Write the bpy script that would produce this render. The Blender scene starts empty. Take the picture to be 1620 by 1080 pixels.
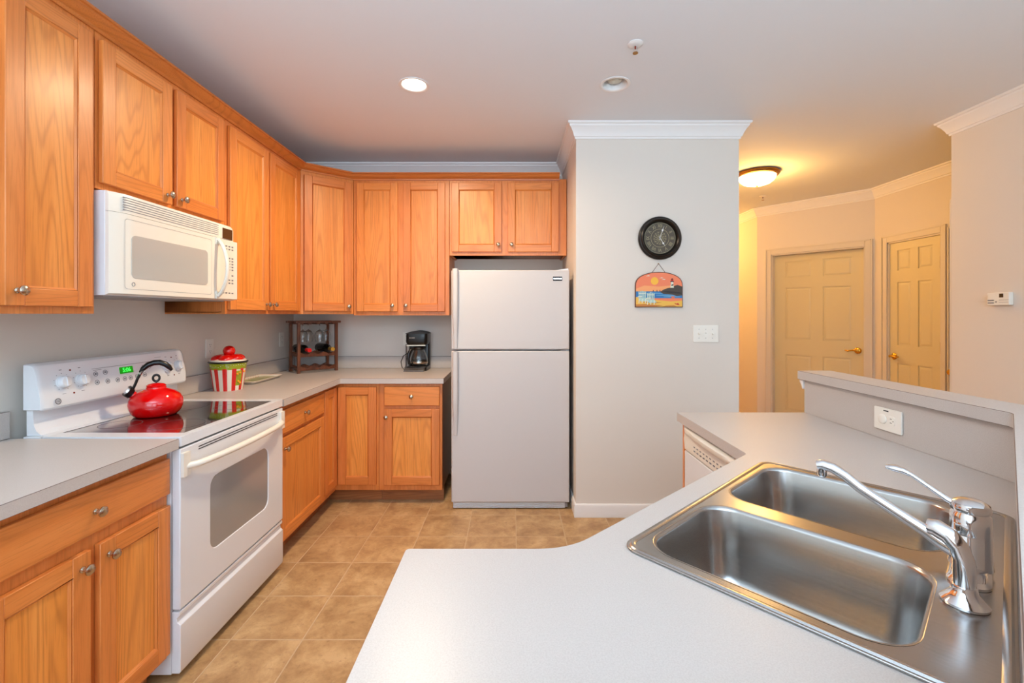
import bpy, bmesh, math, random
from mathutils import Vector, Matrix
from math import sin, cos, pi, radians

random.seed(7)
S = bpy.context.scene
# ---------------------------------------------------------------- camera
H = 1.375            # lens height
F = 720.0            # focal length in pixels of a 1620 px wide frame
cd = bpy.data.cameras.new('camera'); cam = bpy.data.objects.new('camera', cd)
S.collection.objects.link(cam); S.camera = cam
cam.location = (0, 0, H); cam.rotation_euler = (radians(90), 0, 0)
cd.sensor_width = 36; cd.sensor_fit = 'HORIZONTAL'; cd.lens = 36 * F / 1620
cd.shift_y = -43 / 1620.0; cd.clip_start = 0.02
# ---------------------------------------------------------------- world, exposure, lights
W = bpy.data.worlds.new('world'); S.world = W; W.use_nodes = True
W.node_tree.nodes['Background'].inputs[0].default_value = (0.8, 0.9, 1.0, 1)
W.node_tree.nodes['Background'].inputs[1].default_value = 1.0
S.view_settings.view_transform = 'Standard'; S.view_settings.look = 'None'
S.view_settings.gamma = 1; S.view_settings.use_curve_mapping = False
S.view_settings.exposure = 0.13
S.cycles.max_bounces = 10; S.cycles.diffuse_bounces = 6; S.cycles.glossy_bounces = 5
S.cycles.transmission_bounces = 8
S.cycles.caustics_reflective = False; S.cycles.caustics_refractive = False
S.cycles.sample_clamp_indirect = 6

def area(name, loc, rot, sx, sy, power, col, spread=180, shape='RECTANGLE'):
    l = bpy.data.lights.new(name, 'AREA'); l.shape = shape; l.size = sx; l.size_y = sy
    l.energy = power; l.color = col; l.spread = radians(spread)
    o = bpy.data.objects.new(name, l); o.location = loc; o.rotation_euler = rot
    S.collection.objects.link(o); return o
# daylight through the windows of the living room behind the camera
area('rear_window_daylight', (-0.6, -3.36, 1.35), (radians(90), 0, 0), 1.9, 2.0, 44, (0.64, 0.82, 1.0))
area('rear_window_daylight', (1.75, -3.36, 1.35), (radians(90), 0, 0), 1.9, 2.0, 44, (0.64, 0.82, 1.0))
area('side_window_daylight', (2.80, -1.4, 1.35), (radians(90), 0, radians(90)), 1.9, 2.0, 26, (0.56, 0.78, 1.0))
# bounce flash thrown at the ceiling from behind the camera
area('bounce_flash', (-0.2, -1.3, 1.6), (radians(180), 0, 0), 1.3, 1.3, 165, (0.64, 0.83, 1.0))
# recessed downlight that is switched on
area('downlight_beam', (-0.552, 2.563, 2.655), (0, 0, 0), 0.13, 0.13, 26, (1.0, 0.76, 0.50), 160, 'DISK')

# ---------------------------------------------------------------- materials
def lin(c):
    c = c / 255.0
    return c / 12.92 if c <= 0.04045 else ((c + 0.055) / 1.055) ** 2.4
def rgb(r, g, b): return (lin(r), lin(g), lin(b), 1)
def nmat(name):
    m = bpy.data.materials.new(name); m.use_nodes = True
    return m, m.node_tree, m.node_tree.nodes['Principled BSDF']
def mat(name, col, rough=0.5, metal=0.0, coat=0.0, emis=None, es=0.0, trans=0.0, ior=1.45, bump=0.0, bscale=200.0, spec=0.5):
    m, t, b = nmat(name)
    b.inputs['Base Color'].default_value = col; b.inputs['Roughness'].default_value = rough
    b.inputs['Metallic'].default_value = metal; b.inputs['Coat Weight'].default_value = coat
    b.inputs['Coat Roughness'].default_value = 0.06
    b.inputs['Transmission Weight'].default_value = trans; b.inputs['IOR'].default_value = ior
    b.inputs['Specular IOR Level'].default_value = spec
    if emis: b.inputs['Emission Color'].default_value = emis; b.inputs['Emission Strength'].default_value = es
    tc = t.nodes.new('ShaderNodeTexCoord')
    n = t.nodes.new('ShaderNodeTexNoise'); n.inputs['Scale'].default_value = bscale
    t.links.new(tc.outputs['Object'], n.inputs['Vector'])
    bp = t.nodes.new('ShaderNodeBump'); bp.inputs['Strength'].default_value = bump; bp.inputs['Distance'].default_value = 0.002
    t.links.new(n.outputs['Fac'], bp.inputs['Height'])
    if bump > 0: t.links.new(bp.outputs['Normal'], b.inputs['Normal'])
    return m
def mixc(t, a, b, fac, mode='MIX'):
    n = t.nodes.new('ShaderNodeMix'); n.data_type = 'RGBA'; n.blend_type = mode; n.clamp_factor = True
    for i, v in ((0, fac), (6, a), (7, b)):
        if hasattr(v, 'links'): t.links.new(v, n.inputs[i])
        else: n.inputs[i].default_value = v
    return n.outputs[2]
def mth(t, op, a, b=None, c=None):
    n = t.nodes.new('ShaderNodeMath'); n.operation = op
    for i, v in ((0, a), (1, b), (2, c)):
        if v is None: continue
        if hasattr(v, 'links'): t.links.new(v, n.inputs[i])
        else: n.inputs[i].default_value = v
    return n.outputs[0]
def sep(t, v):
    n = t.nodes.new('ShaderNodeSeparateXYZ'); t.links.new(v, n.inputs[0]); return n.outputs
def comb(t, x, y, z):
    n = t.nodes.new('ShaderNodeCombineXYZ')
    for i, v in enumerate((x, y, z)):
        if hasattr(v, 'links'): t.links.new(v, n.inputs[i])
        else: n.inputs[i].default_value = v
    return n.outputs[0]
def noise(t, vec, scale, detail=2, rough=0.5, dist=0.0):
    n = t.nodes.new('ShaderNodeTexNoise'); t.links.new(vec, n.inputs['Vector'])
    n.inputs['Scale'].default_value = scale; n.inputs['Detail'].default_value = detail
    n.inputs['Roughness'].default_value = rough; n.inputs['Distortion'].default_value = dist
    return n.outputs['Fac']
def ramp(t, fac, stops):
    n = t.nodes.new('ShaderNodeValToRGB'); t.links.new(fac, n.inputs[0])
    e = n.color_ramp.elements
    while len(e) > 1: e.remove(e[0])
    e[0].position, e[0].color = stops[0]
    for p, c in stops[1:]:
        k = e.new(p); k.color = c
    return n.outputs[0]

def oak(name, light, mid, dark, horiz=False, figure=0.5, rough=0.38):
    """plain-sawn oak: growth-ring contours of a stretched noise, plus fine pores"""
    m, t, b = nmat(name)
    tc = t.nodes.new('ShaderNodeTexCoord'); oi = t.nodes.new('ShaderNodeObjectInfo')
    s = sep(t, tc.outputs['Object'])
    if horiz: g, a = s[0], s[2]
    else: g, a = s[2], s[0]
    rnd = oi.outputs['Random']; off = mth(t, 'MULTIPLY', rnd, 37.0)
    across = mth(t, 'ADD', mth(t, 'MULTIPLY', a, 1.0), off)
    along = mth(t, 'ADD', g, off)
    v1 = comb(t, mth(t, 'MULTIPLY', across, 6.0), s[1], mth(t, 'MULTIPLY', along, 0.42))
    n1 = noise(t, v1, 1.0, 1.5, 0.45, 0.25)
    rings = mth(t, 'SINE', mth(t, 'MULTIPLY', n1, 150.0))
    rings = mth(t, 'MULTIPLY_ADD', rings, 0.5, 0.5)
    rings = mth(t, 'POWER', rings, 4.0)
    v2 = comb(t, mth(t, 'MULTIPLY', across, 260.0), mth(t, 'MULTIPLY', s[1], 260.0), mth(t, 'MULTIPLY', along, 9.0))
    n2 = noise(t, v2, 1.0, 2, 0.6)
    pores = ramp(t, n2, [(0.36, (1, 1, 1, 1)), (0.50, (0, 0, 0, 1))])
    v3 = comb(t, mth(t, 'MULTIPLY', across, 14.0), s[1], mth(t, 'MULTIPLY', along, 1.2))
    n3 = noise(t, v3, 1.0, 2, 0.5)
    base = mixc(t, light, mid, ramp(t, n3, [(0.3, (0, 0, 0, 1)), (0.7, (1, 1, 1, 1))]))
    c = mixc(t, base, dark, mth(t, 'MULTIPLY', rings, figure))
    c = mixc(t, c, dark, mth(t, 'MULTIPLY', pores, 0.30))
    hv = t.nodes.new('ShaderNodeHueSaturation')
    t.links.new(mth(t, 'MULTIPLY_ADD', rnd, 0.12, 0.94), hv.inputs['Value'])
    t.links.new(mth(t, 'MULTIPLY_ADD', rnd, 0.005, 0.4985), hv.inputs['Hue'])
    t.links.new(c, hv.inputs['Color']); t.links.new(hv.outputs[0], b.inputs['Base Color'])
    b.inputs['Roughness'].default_value = rough; b.inputs['Coat Weight'].default_value = 0.15
    b.inputs['Coat Roughness'].default_value = 0.25
    bp = t.nodes.new('ShaderNodeBump'); bp.inputs['Strength'].default_value = 0.12; bp.inputs['Distance'].default_value = 0.001
    t.links.new(n2, bp.inputs['Height']); t.links.new(bp.outputs[0], b.inputs['Normal'])
    return m
OL, OM, OD = rgb(234, 160, 88), rgb(224, 142, 68), rgb(178, 98, 38)
M = {}
M['oak_panel'] = oak('oak_panel', rgb(234, 153, 76), rgb(224, 137, 58), OD, False, 0.42)
M['oak_v'] = oak('oak_vertical', rgb(226, 140, 72), rgb(214, 124, 56), OD, False, 0.30)
M['oak_h'] = oak('oak_horizontal', rgb(226, 140, 70), rgb(214, 124, 54), OD, True, 0.36)
M['oak_crown'] = oak('oak_crown', rgb(208, 122, 56), rgb(194, 106, 44), rgb(150, 76, 26), True, 0.3)
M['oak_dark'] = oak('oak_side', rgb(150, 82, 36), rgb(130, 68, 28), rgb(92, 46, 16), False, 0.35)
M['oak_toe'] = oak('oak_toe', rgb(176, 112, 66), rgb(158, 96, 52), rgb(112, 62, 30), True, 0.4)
M['walnut'] = oak('walnut', rgb(116, 62, 32), rgb(96, 48, 24), rgb(46, 20, 10), False, 0.4)
M['wall'] = mat('wall_paint', rgb(222, 214, 204), 0.7, bump=0.05, bscale=260)
M['hallwall'] = M['wall']
M['ceil'] = mat('ceiling_paint', rgb(224, 227, 231), 0.8, bump=0.04, bscale=200)
M['trim'] = mat('white_trim', rgb(232, 230, 228), 0.4)
M['doorw'] = mat('door_paint', rgb(216, 204, 166), 0.42)
M['halltrim'] = mat('hall_trim_paint', rgb(216, 208, 196), 0.45)
M['white'] = mat('appliance_white', rgb(224, 226, 229), 0.25, coat=0.3)
M['fridge'] = mat('fridge_white', rgb(201, 197, 196), 0.5, bump=0.10, bscale=420, spec=0.3)
M['cream'] = mat('cream_plastic', rgb(232, 227, 215), 0.3, coat=0.2)
M['plate'] = mat('plate_plastic', rgb(236, 232, 222), 0.35)
M['grayplastic'] = mat('grey_plastic', rgb(150, 150, 152), 0.4)
M['greyline'] = mat('grey_print', rgb(120, 122, 128), 0.5)
M['mwwin'] = mat('oven_screen', rgb(182, 180, 174), 0.25, coat=0.5)
M['ovwin'] = mat('oven_glass', rgb(150, 147, 144), 0.12, coat=0.6)
M['black'] = mat('black_plastic', rgb(10, 9, 9), 0.3, coat=0.1)
M['blackm'] = mat('black_matte', rgb(26, 23, 22), 0.55)
M['glassblk'] = mat('ceramic_glass', rgb(26, 25, 27), 0.05, coat=1.0, spec=0.9)
M['ring'] = mat('burner_ring', rgb(105, 100, 102), 0.2)
M['red'] = mat('red_enamel', rgb(226, 3, 5), 0.10, coat=0.6)
M['redp'] = mat('red_ceramic', rgb(214, 16, 10), 0.18, coat=0.7)
M['cer'] = mat('white_ceramic', rgb(236, 226, 208), 0.2, coat=0.5)
M['green'] = mat('lime_glaze', rgb(150, 158, 18), 0.2, coat=0.5)
M['orange'] = mat('orange_glaze', rgb(240, 160, 30), 0.3)
M['chrome'] = mat('chrome', (0.86, 0.87, 0.9, 1), 0.06, 1.0)
M['nickel'] = mat('brushed_nickel', rgb(190, 176, 158), 0.24, 1.0)
M['brass'] = mat('brass', rgb(222, 172, 70), 0.16, 1.0)
M['bronze'] = mat('antique_brass', rgb(168, 118, 58), 0.32, 1.0)
M['glass'] = mat('clear_glass', (0.97, 0.98, 0.98, 1), 0.01, trans=1.0, ior=1.45)
M['bottle'] = mat('dark_bottle', rgb(5, 7, 5), 0.12, spec=0.4)
M['gold'] = mat('gold_foil', rgb(214, 170, 70), 0.3, 0.8)
M['capred'] = mat('red_foil', rgb(215, 20, 18), 0.3, 0.2)
M['lcd'] = mat('green_display', rgb(4, 70, 12), 0.2, emis=rgb(0, 150, 20), es=0.7)
M['lcdd'] = mat('green_digits', rgb(60, 255, 90), 0.4, emis=rgb(60, 255, 90), es=1.6)
M['dark'] = mat('dark_screen', rgb(54, 34, 16), 0.15, coat=0.5)
M['bowlglow'] = mat('lamp_glass_lit', rgb(255, 240, 215), 0.4, emis=(1.0, 0.66, 0.27, 1), es=18.0)
M['lens'] = mat('downlight_lens_lit', rgb(255, 245, 225), 0.4, emis=(1.0, 0.86, 0.66, 1), es=14.0)
M['bulb'] = mat('frosted_bulb_off', rgb(196, 198, 186), 0.35)
M['clockface'] = mat('clock_face', rgb(84, 76, 64), 0.6)
M['clockgold'] = mat('clock_numerals', rgb(166, 154, 118), 0.5)
M['amber'] = mat('sprinkler_bulb', rgb(120, 30, 20), 0.2)

def steel():
    m, t, b = nmat('brushed_steel')
    tc = t.nodes.new('ShaderNodeTexCoord'); s = sep(t, tc.outputs['Object'])
    v = comb(t, mth(t, 'MULTIPLY', s[0], 900.0), mth(t, 'MULTIPLY', s[1], 3.0), mth(t, 'MULTIPLY', s[2], 900.0))
    n = noise(t, v, 1.0, 2)
    c = mixc(t, rgb(168, 165, 162), rgb(186, 184, 181), n)
    t.links.new(c, b.inputs['Base Color']); b.inputs['Metallic'].default_value = 1.0
    t.links.new(mth(t, 'MULTIPLY_ADD', n, 0.06, 0.22), b.inputs['Roughness'])
    return m
M['steel'] = steel()
def laminate():
    m, t, b = nmat('laminate')
    tc = t.nodes.new('ShaderNodeTexCoord')
    n = noise(t, tc.outputs['Object'], 420, 2, 0.7)
    c = mixc(t, rgb(186, 178, 172), rgb(195, 188, 182), ramp(t, n, [(0.35, (0, 0, 0, 1)), (0.6, (1, 1, 1, 1))]))
    t.links.new(c, b.inputs['Base Color']); b.inputs['Roughness'].default_value = 0.36
    return m
M['lam'] = laminate()
M['lamseam'] = mat('laminate_seam', rgb(110, 92, 84), 0.6)
def tiles():
    m, t, b = nmat('floor_tiles')
    tc = t.nodes.new('ShaderNodeTexCoord'); s = sep(t, tc.outputs['Object'])
    def cell(v, o, p):
        q = mth(t, 'DIVIDE', mth(t, 'SUBTRACT', v, o), p)
        fr = mth(t, 'FRACT', mth(t, 'ADD', q, 100.0)); fl = mth(t, 'FLOOR', mth(t, 'ADD', q, 100.0))
        d = mth(t, 'MULTIPLY', mth(t, 'MINIMUM', fr, mth(t, 'SUBTRACT', 1.0, fr)), p)
        return d, fl
    dx, ix = cell(s[0], 0.025, 0.3035); dy, iy = cell(s[1], 0.133, 0.2985)
    d = mth(t, 'MINIMUM', dx, dy)
    g = ramp(t, mth(t, 'MULTIPLY', d, 100.0), [(0.22, (1, 1, 1, 1)), (0.34, (0, 0, 0, 1))])
    wn = t.nodes.new('ShaderNodeTexWhiteNoise'); wn.noise_dimensions = '2D'
    t.links.new(comb(t, ix, iy, 0.0), wn.inputs['Vector'])
    off = comb(t, mth(t, 'MULTIPLY_ADD', wn.outputs['Value'], 9.0, s[0]), mth(t, 'MULTIPLY_ADD', wn.outputs['Value'], 5.0, s[1]), 0.0)
    n1 = noise(t, off, 6.0, 8, 0.72, 0.3)
    n2 = noise(t, off, 26.0, 7, 0.75, 0.2)
    c = ramp(t, n1, [(0.36, rgb(158, 120, 80)), (0.5, rgb(182, 145, 100)), (0.64, rgb(202, 166, 120))])
    c = mixc(t, c, rgb(138, 102, 68), ramp(t, n2, [(0.55, (0, 0, 0, 1)), (0.70, (0.7, 0.7, 0.7, 1))]))
    hv = t.nodes.new('ShaderNodeHueSaturation'); t.links.new(c, hv.inputs['Color'])
    t.links.new(mth(t, 'MULTIPLY_ADD', wn.outputs['Value'], 0.10, 0.95), hv.inputs['Value'])
    c = mixc(t, hv.outputs[0], rgb(196, 166, 130), g)
    t.links.new(c, b.inputs['Base Color'])
    t.links.new(mth(t, 'MULTIPLY_ADD', g, 0.35, 0.42), b.inputs['Roughness'])
    bp = t.nodes.new('ShaderNodeBump'); bp.inputs['Strength'].default_value = 0.5; bp.inputs['Distance'].default_value = 0.002
    t.links.new(mth(t, 'MULTIPLY_ADD', g, -1.0, mth(t, 'MULTIPLY', n2, 0.25)), bp.inputs['Height']); t.links.new(bp.outputs[0], b.inputs['Normal'])
    return m
M['tile'] = tiles()

# ---------------------------------------------------------------- mesh helpers
def link(o): S.collection.objects.link(o); return o
class MB:
    def __init__(s): s.v = []; s.f = []; s.m = []
    def add(s, vs, fs, mi=0):
        o = len(s.v); s.v += [tuple(p) for p in vs]
        for f in fs: s.f.append(tuple(i + o for i in f)); s.m.append(mi)
        return s
    def box(s, x0, x1, y0, y1, z0, z1, mi=0):
        x0, x1 = min(x0, x1), max(x0, x1); y0, y1 = min(y0, y1), max(y0, y1); z0, z1 = min(z0, z1), max(z0, z1)
        return s.add([(x0,y0,z0),(x1,y0,z0),(x1,y1,z0),(x0,y1,z0),(x0,y0,z1),(x1,y0,z1),(x1,y1,z1),(x0,y1,z1)],
                     [(0,3,2,1),(4,5,6,7),(0,1,5,4),(1,2,6,5),(2,3,7,6),(3,0,4,7)], mi)
    def prism(s, pts, a0, a1, axis='z', mi=0):
        """outline pts (2D, counter-clockwise) extruded along an axis"""
        n = len(pts)
        def P(p, a):
            if axis == 'z': return (p[0], p[1], a)
            if axis == 'x': return (a, p[0], p[1])
            return (p[0], a, p[1])
        vs = [P(p, a0) for p in pts] + [P(p, a1) for p in pts]
        fs = [tuple(range(n - 1, -1, -1)), tuple(range(n, 2 * n))]
        fs += [(i, (i + 1) % n, n + (i + 1) % n, n + i) for i in range(n)]
        return s.add(vs, fs, mi)
    def lathe(s, prof, n=32, mat4=None, mi=0, mf=None, cap=True):
        """profile (r, z) turned about local z"""
        vs = []; fs = []; o = len(s.v); mt = mat4 or Matrix.Identity(4)
        for r, z in prof:
            for k in range(n):
                a = 2 * pi * k / n; vs.append(mt @ Vector((r * cos(a), r * sin(a), z)))
        mis = []
        for i in range(len(prof) - 1):
            for k in range(n):
                k2 = (k + 1) % n
                fs.append((i*n+k, i*n+k2, (i+1)*n+k2, (i+1)*n+k)); mis.append(mf(i, k) if mf else mi)
        if prof[0] == prof[-1]: cap = False
        if cap and prof[0][0] > 1e-6: fs.append(tuple(range(n - 1, -1, -1))); mis.append(mi if not mf else mf(0, 0))
        if cap and prof[-1][0] > 1e-6: fs.append(tuple((len(prof)-1)*n + k for k in range(n))); mis.append(mi if not mf else mf(len(prof)-2, 0))
        s.v += [tuple(p) for p in vs]
        for f, q in zip(fs, mis): s.f.append(tuple(i + o for i in f)); s.m.append(q)
        return s
    def loft(s, rings, cap0=True, cap1=True, mi=0):
        n = len(rings[0]); vs = [p for r in rings for p in r]; fs = []
        for i in range(len(rings) - 1):
            for k in range(n):
                k2 = (k + 1) % n; fs.append((i*n+k, i*n+k2, (i+1)*n+k2, (i+1)*n+k))
        if cap0: fs.append(tuple(range(n - 1, -1, -1)))
        if cap1: fs.append(tuple((len(rings)-1)*n + k for k in range(n)))
        return s.add(vs, fs, mi)
    def tube(s, pts, r, n=12, mi=0, flat=1.0, up=None):
        pts = [Vector(p) for p in pts]; rs = r if isinstance(r, (list, tuple)) else [r] * len(pts)
        rings = []; nrm = None
        for i, p in enumerate(pts):
            d = (pts[min(i+1, len(pts)-1)] - pts[max(i-1, 0)]).normalized()
            if nrm is None:
                nrm = Vector(up) if up else (Vector((0,0,1)) if abs(d.z) < 0.9 else Vector((1,0,0)))
            nrm = (nrm - d * nrm.dot(d)).normalized(); bn = d.cross(nrm)
            rings.append([p + nrm * (cos(2*pi*k/n) * rs[i] * flat) + bn * (sin(2*pi*k/n) * rs[i]) for k in range(n)])
        return s.loft(rings, mi=mi)
    def ball(s, c, r, n=20, sz=1.0, mi=0):
        k = n // 2; prof = [(max(0.0, r * sin(pi * i / k)), -r * cos(pi * i / k) * sz) for i in range(k + 1)]
        prof[0] = (0.0, prof[0][1]); prof[-1] = (0.0, prof[-1][1])
        return s.lathe(prof, n, Matrix.Translation(c), mi)
    def build(s, name, mats, parent=None, loc=(0,0,0), rz=0.0, rot=None, bevel=0.0, seg=2, smooth=True, ang=38):
        me = bpy.data.meshes.new(name); me.from_pydata(s.v, [], s.f)
        mats = mats if isinstance(mats, (list, tuple)) else [mats]
        for q in mats: me.materials.append(q)
        for p, q in zip(me.polygons, s.m): p.material_index = min(q, len(mats) - 1)
        bm = bmesh.new(); bm.from_mesh(me)
        bmesh.ops.remove_doubles(bm, verts=bm.verts, dist=1e-6)
        bmesh.ops.dissolve_degenerate(bm, edges=bm.edges, dist=1e-7)
        bmesh.ops.recalc_face_normals(bm, faces=bm.faces)
        for e in bm.edges:
            e.smooth = not (len(e.link_faces) == 2 and e.calc_face_angle(0) > radians(ang))
        for f in bm.faces: f.smooth = smooth
        bm.to_mesh(me); bm.free(); me.update()
        o = link(bpy.data.objects.new(name, me)); o.location = loc
        o.rotation_euler = rot if rot else (0, 0, rz)
        if parent: o.parent = parent
        if bevel > 0:
            b = o.modifiers.new('Bevel', 'BEVEL'); b.width = bevel; b.segments = seg
            b.limit_method = 'ANGLE'; b.angle_limit = radians(40); b.harden_normals = False
            if len(mats) == 2 and mats[1].name == 'laminate_seam': b.material = 1
        return o
def fillet(pts, radii, n=8):
    """round the corners of a closed polygon"""
    out = []; N = len(pts)
    for i, p in enumerate(pts):
        r = radii[i] if isinstance(radii, (list, tuple)) else radii
        p = Vector(p); a = Vector(pts[i-1]); c = Vector(pts[(i+1) % N])
        if r <= 0: out.append(tuple(p)); continue
        u = (a - p).normalized(); w = (c - p).normalized(); th = u.angle(w)
        t = r / math.tan(th / 2); cen = p + (u + w).normalized() * (r / sin(th / 2))
        s0 = p + u * t - cen; s1 = p + w * t - cen
        a0 = math.atan2(s0.y, s0.x); a1 = math.atan2(s1.y, s1.x); d = a1 - a0
        while d > pi: d -= 2 * pi
        while d < -pi: d += 2 * pi
        for k in range(n + 1):
            q = a0 + d * k / n; out.append((cen.x + r * cos(q), cen.y + r * sin(q)))
    return out
def rrect(x0, x1, y0, y1, r, n=6): return fillet([(x0,y0),(x1,y0),(x1,y1),(x0,y1)], r, n)
def plate_bm(outer, holes, z0, z1):
    """flat slab with holes, in local xy"""
    cu = bpy.data.curves.new('tmp', 'CURVE'); cu.dimensions = '2D'; cu.fill_mode = 'BOTH'; cu.extrude = (z1 - z0) / 2
    for pl in [outer] + holes:
        sp = cu.splines.new('POLY'); sp.points.add(len(pl) - 1); sp.use_cyclic_u = True
        for i, p in enumerate(pl): sp.points[i].co = (p[0], p[1], 0, 1)
    o = link(bpy.data.objects.new('tmp', cu)); dg = bpy.context.evaluated_depsgraph_get()
    me = bpy.data.meshes.new_from_object(o.evaluated_get(dg))
    b = MB(); b.add([(v.co.x, v.co.y, v.co.z + (z0 + z1) / 2) for v in me.vertices], [tuple(p.vertices) for p in me.polygons])
    bpy.data.objects.remove(o); bpy.data.curves.remove(cu); bpy.data.meshes.remove(me)
    return b
def wtext(name, txt, size, m, parent, loc, rot=(pi/2, 0, 0), ext=0.0004, sx=1.0):
    cu = bpy.data.curves.new('tmp', 'FONT'); cu.body = txt; cu.size = size; cu.extrude = ext
    cu.align_x = 'CENTER'; cu.align_y = 'CENTER'; cu.resolution_u = 3
    o = link(bpy.data.objects.new('tmp', cu)); dg = bpy.context.evaluated_depsgraph_get()
    me = bpy.data.meshes.new_from_object(o.evaluated_get(dg))
    bpy.data.objects.remove(o); bpy.data.curves.remove(cu)
    me.name = name; me.materials.clear(); me.materials.append(m)
    ob = link(bpy.data.objects.new(name, me)); ob.location = loc; ob.rotation_euler = rot; ob.scale = (sx, 1, 1)
    ob.parent = parent; return ob
def thing(name, label, cat, loc=(0,0,0), rz=0.0, group=None):
    o = link(bpy.data.objects.new(name, None)); o.location = loc; o.rotation_euler = (0,0,rz)
    o.empty_display_size = 0.05
    return tag(o, label, cat, group)
def tag(o, label, cat, group=None):
    o['label'] = label; o['category'] = cat
    if group: o['group'] = group
    return o
def struct(o, label=None):
    o['kind'] = 'structure'
    if label: o['label'] = label
    return o
def copy_tree(o, parent=None):
    c = o.copy(); link(c); c.parent = parent
    for ch in [q for q in S.collection.objects if q.parent == o]: copy_tree(ch, c)
    return c
def offset_path(pts, d):
    """open polyline shifted by d to its right, mitred"""
    out = []; P = [Vector(p) for p in pts]
    for i, p in enumerate(P):
        ds = []
        if i > 0: ds.append((p - P[i-1]).normalized())
        if i < len(P) - 1: ds.append((P[i+1] - p).normalized())
        ns = [Vector((q.y, -q.x)) for q in ds]
        if len(ns) == 1: out.append(p + ns[0] * d)
        else:
            mth_ = (ns[0] + ns[1]).normalized(); out.append(p + mth_ * (d / mth_.dot(ns[0])))
    return out
def sweep(b, pts, prof, mi=0, cap=True):
    """profile (offset to the right of the path, z) swept along the path"""
    cols = [offset_path(pts, o) for o, z in prof]
    rings = [[(cols[k][i].x, cols[k][i].y, prof[k][1]) for k in range(len(prof))] for i in range(len(pts))]
    return b.loft(rings, cap, cap, mi)
# ================================================================ the room
CZ = 2.667
ROOM = [(-1.88,-3.5),(-1.88,3.92),(0.435,3.92),(0.435,3.09),(1.541,3.09),(1.541,7.0),(3.0,7.0),(3.0,5.57),(3.74,4.69),(3.74,3.03),(2.925,3.03),(2.925,-3.5)]
ccw = ROOM[::-1]
fl = MB().prism([(-1.88,0.2),(3.74,0.2),(3.74,7.0),(-1.88,7.0)], -0.1, 0.0).build('floor', M['tile'], smooth=False); struct(fl)
struct(MB().prism([(-1.88,-3.5),(2.925,-3.5),(2.925,0.199),(-1.88,0.199)], -0.1, 0.001).build('floor', mat('pale_bounce_carpet', rgb(206,204,200), 0.95, bump=0.6, bscale=500), smooth=False))  # unseen living-room carpet, added pale to cut warm bounce onto the ceiling
def circ(cx, cy, r, n=32): return [(cx + r*cos(2*pi*k/n), cy + r*sin(2*pi*k/n)) for k in range(n)]
L1 = (-0.552, 2.563); L2 = (0.578, 2.555)
big = offset_path(ROOM + [ROOM[0]], -0.1)[:-1]
ce = plate_bm(ccw, [circ(*L1, 0.068), circ(*L2, 0.068)], CZ, CZ + 0.06).build('ceiling', M['ceil'], smooth=False); struct(ce)
wn = ['left','back','column_left','column_front','column_right','hall_end','hall_left','hall_angled','hall_right','return','living_right','rear']
TH = 0.10
def wall(name, p0, p1, holes=(), ext=(0.0, 0.0)):
    p0 = Vector(p0); p1 = Vector(p1); L = (p1 - p0).length; a = math.atan2(p1.y - p0.y, p1.x - p0.x)
    outer = [(-ext[0], 0), (L + ext[1], 0), (L + ext[1], CZ), (-ext[0], CZ)]
    if any(h[2] <= 0 for h in holes):          # doorways cut the bottom edge
        outer = [(-ext[0], 0)]
        for h in sorted(holes): outer += [(h[0], 0), (h[0], h[3]), (h[1], h[3]), (h[1], 0)]
        outer += [(L + ext[1], 0), (L + ext[1], CZ), (-ext[0], CZ)]; holes = ()
    b = plate_bm(outer, [[(h[0],h[2]),(h[1],h[2]),(h[1],h[3]),(h[0],h[3])] for h in holes], -TH, 0.0)
    # local x along the wall, local y up, local z towards the room (right of travel)
    o = b.build(name, M['wall'], smooth=False, loc=(p0.x, p0.y, 0), rot=(pi/2, 0, a))
    return struct(o)
DZ = 2.092
d1 = (0.156, 1.073)     # door 1 opening along the angled wall
holes = {7: [(d1[0], d1[1], 0, DZ)], 8: [(4.69-4.534, 4.69-3.955, 0, DZ), (4.69-3.865, 4.69-3.12, 0, DZ)],
         9: [(0.09, 0.78, 0, DZ)], 11: [(0.23, 2.13, 0.35, 2.35), (2.58, 4.48, 0.35, 2.35)], 10: [(3.48, 5.38, 0.35, 2.35)]}
for i, nme in enumerate(wn):
    p0, p1 = ROOM[i], ROOM[(i+1) % len(ROOM)]
    # outer corners of the room need no extension at convex (column) corners
    e = {0:(TH,TH),1:(0,0),2:(0,-0.0),3:(0,0),4:(-0.0,0),5:(TH,TH),6:(0,0),7:(0,0),8:(0.05,TH),9:(0,0),10:(0,TH),11:(0,0)}[i]
    if i == 2: e = (TH, -TH)
    if i == 4: e = (-TH, 0)
    if i == 9: e = (0, -TH)
    wall('wall_' + nme, p0, p1, holes.get(i, ()), e)
# crown moulding and baseboards
prof = [(0.0, CZ-0.105),(0.008, CZ-0.105),(0.010, CZ-0.092),(0.016,CZ-0.088),(0.022,CZ-0.070),(0.036,CZ-0.042),(0.048,CZ-0.028),(0.050,CZ-0.018),(0.060,CZ-0.014),(0.062,CZ-0.001),(0.0,CZ-0.001)]
cr = MB(); sweep(cr, ROOM, prof); struct(cr.build('trim_1', M['trim'], ang=25))
bp_ = [(0.0,0.001),(0.014,0.001),(0.014,0.075),(0.010,0.086),(0.004,0.09),(0.0,0.09)]
for nme, path in (('column', [(0.435,3.9),(0.435,3.09),(1.541,3.09),(1.541,6.98)]),
                  ('hall', [(1.56,7.0),(3.0,7.0),(3.0,5.57),(3.0+0.74*0.07,5.57-0.88*0.07)]),
                  ('living', [(2.925,2.97),(2.925,-3.45)])):
    b = MB(); sweep(b, path, bp_); struct(b.build('baseboard_' + nme, M['trim'], ang=25))
b = MB(); b.prism([(1.545,1.0),(1.6,1.0),(1.6,1.0)], 0, 0) if False else None

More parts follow.
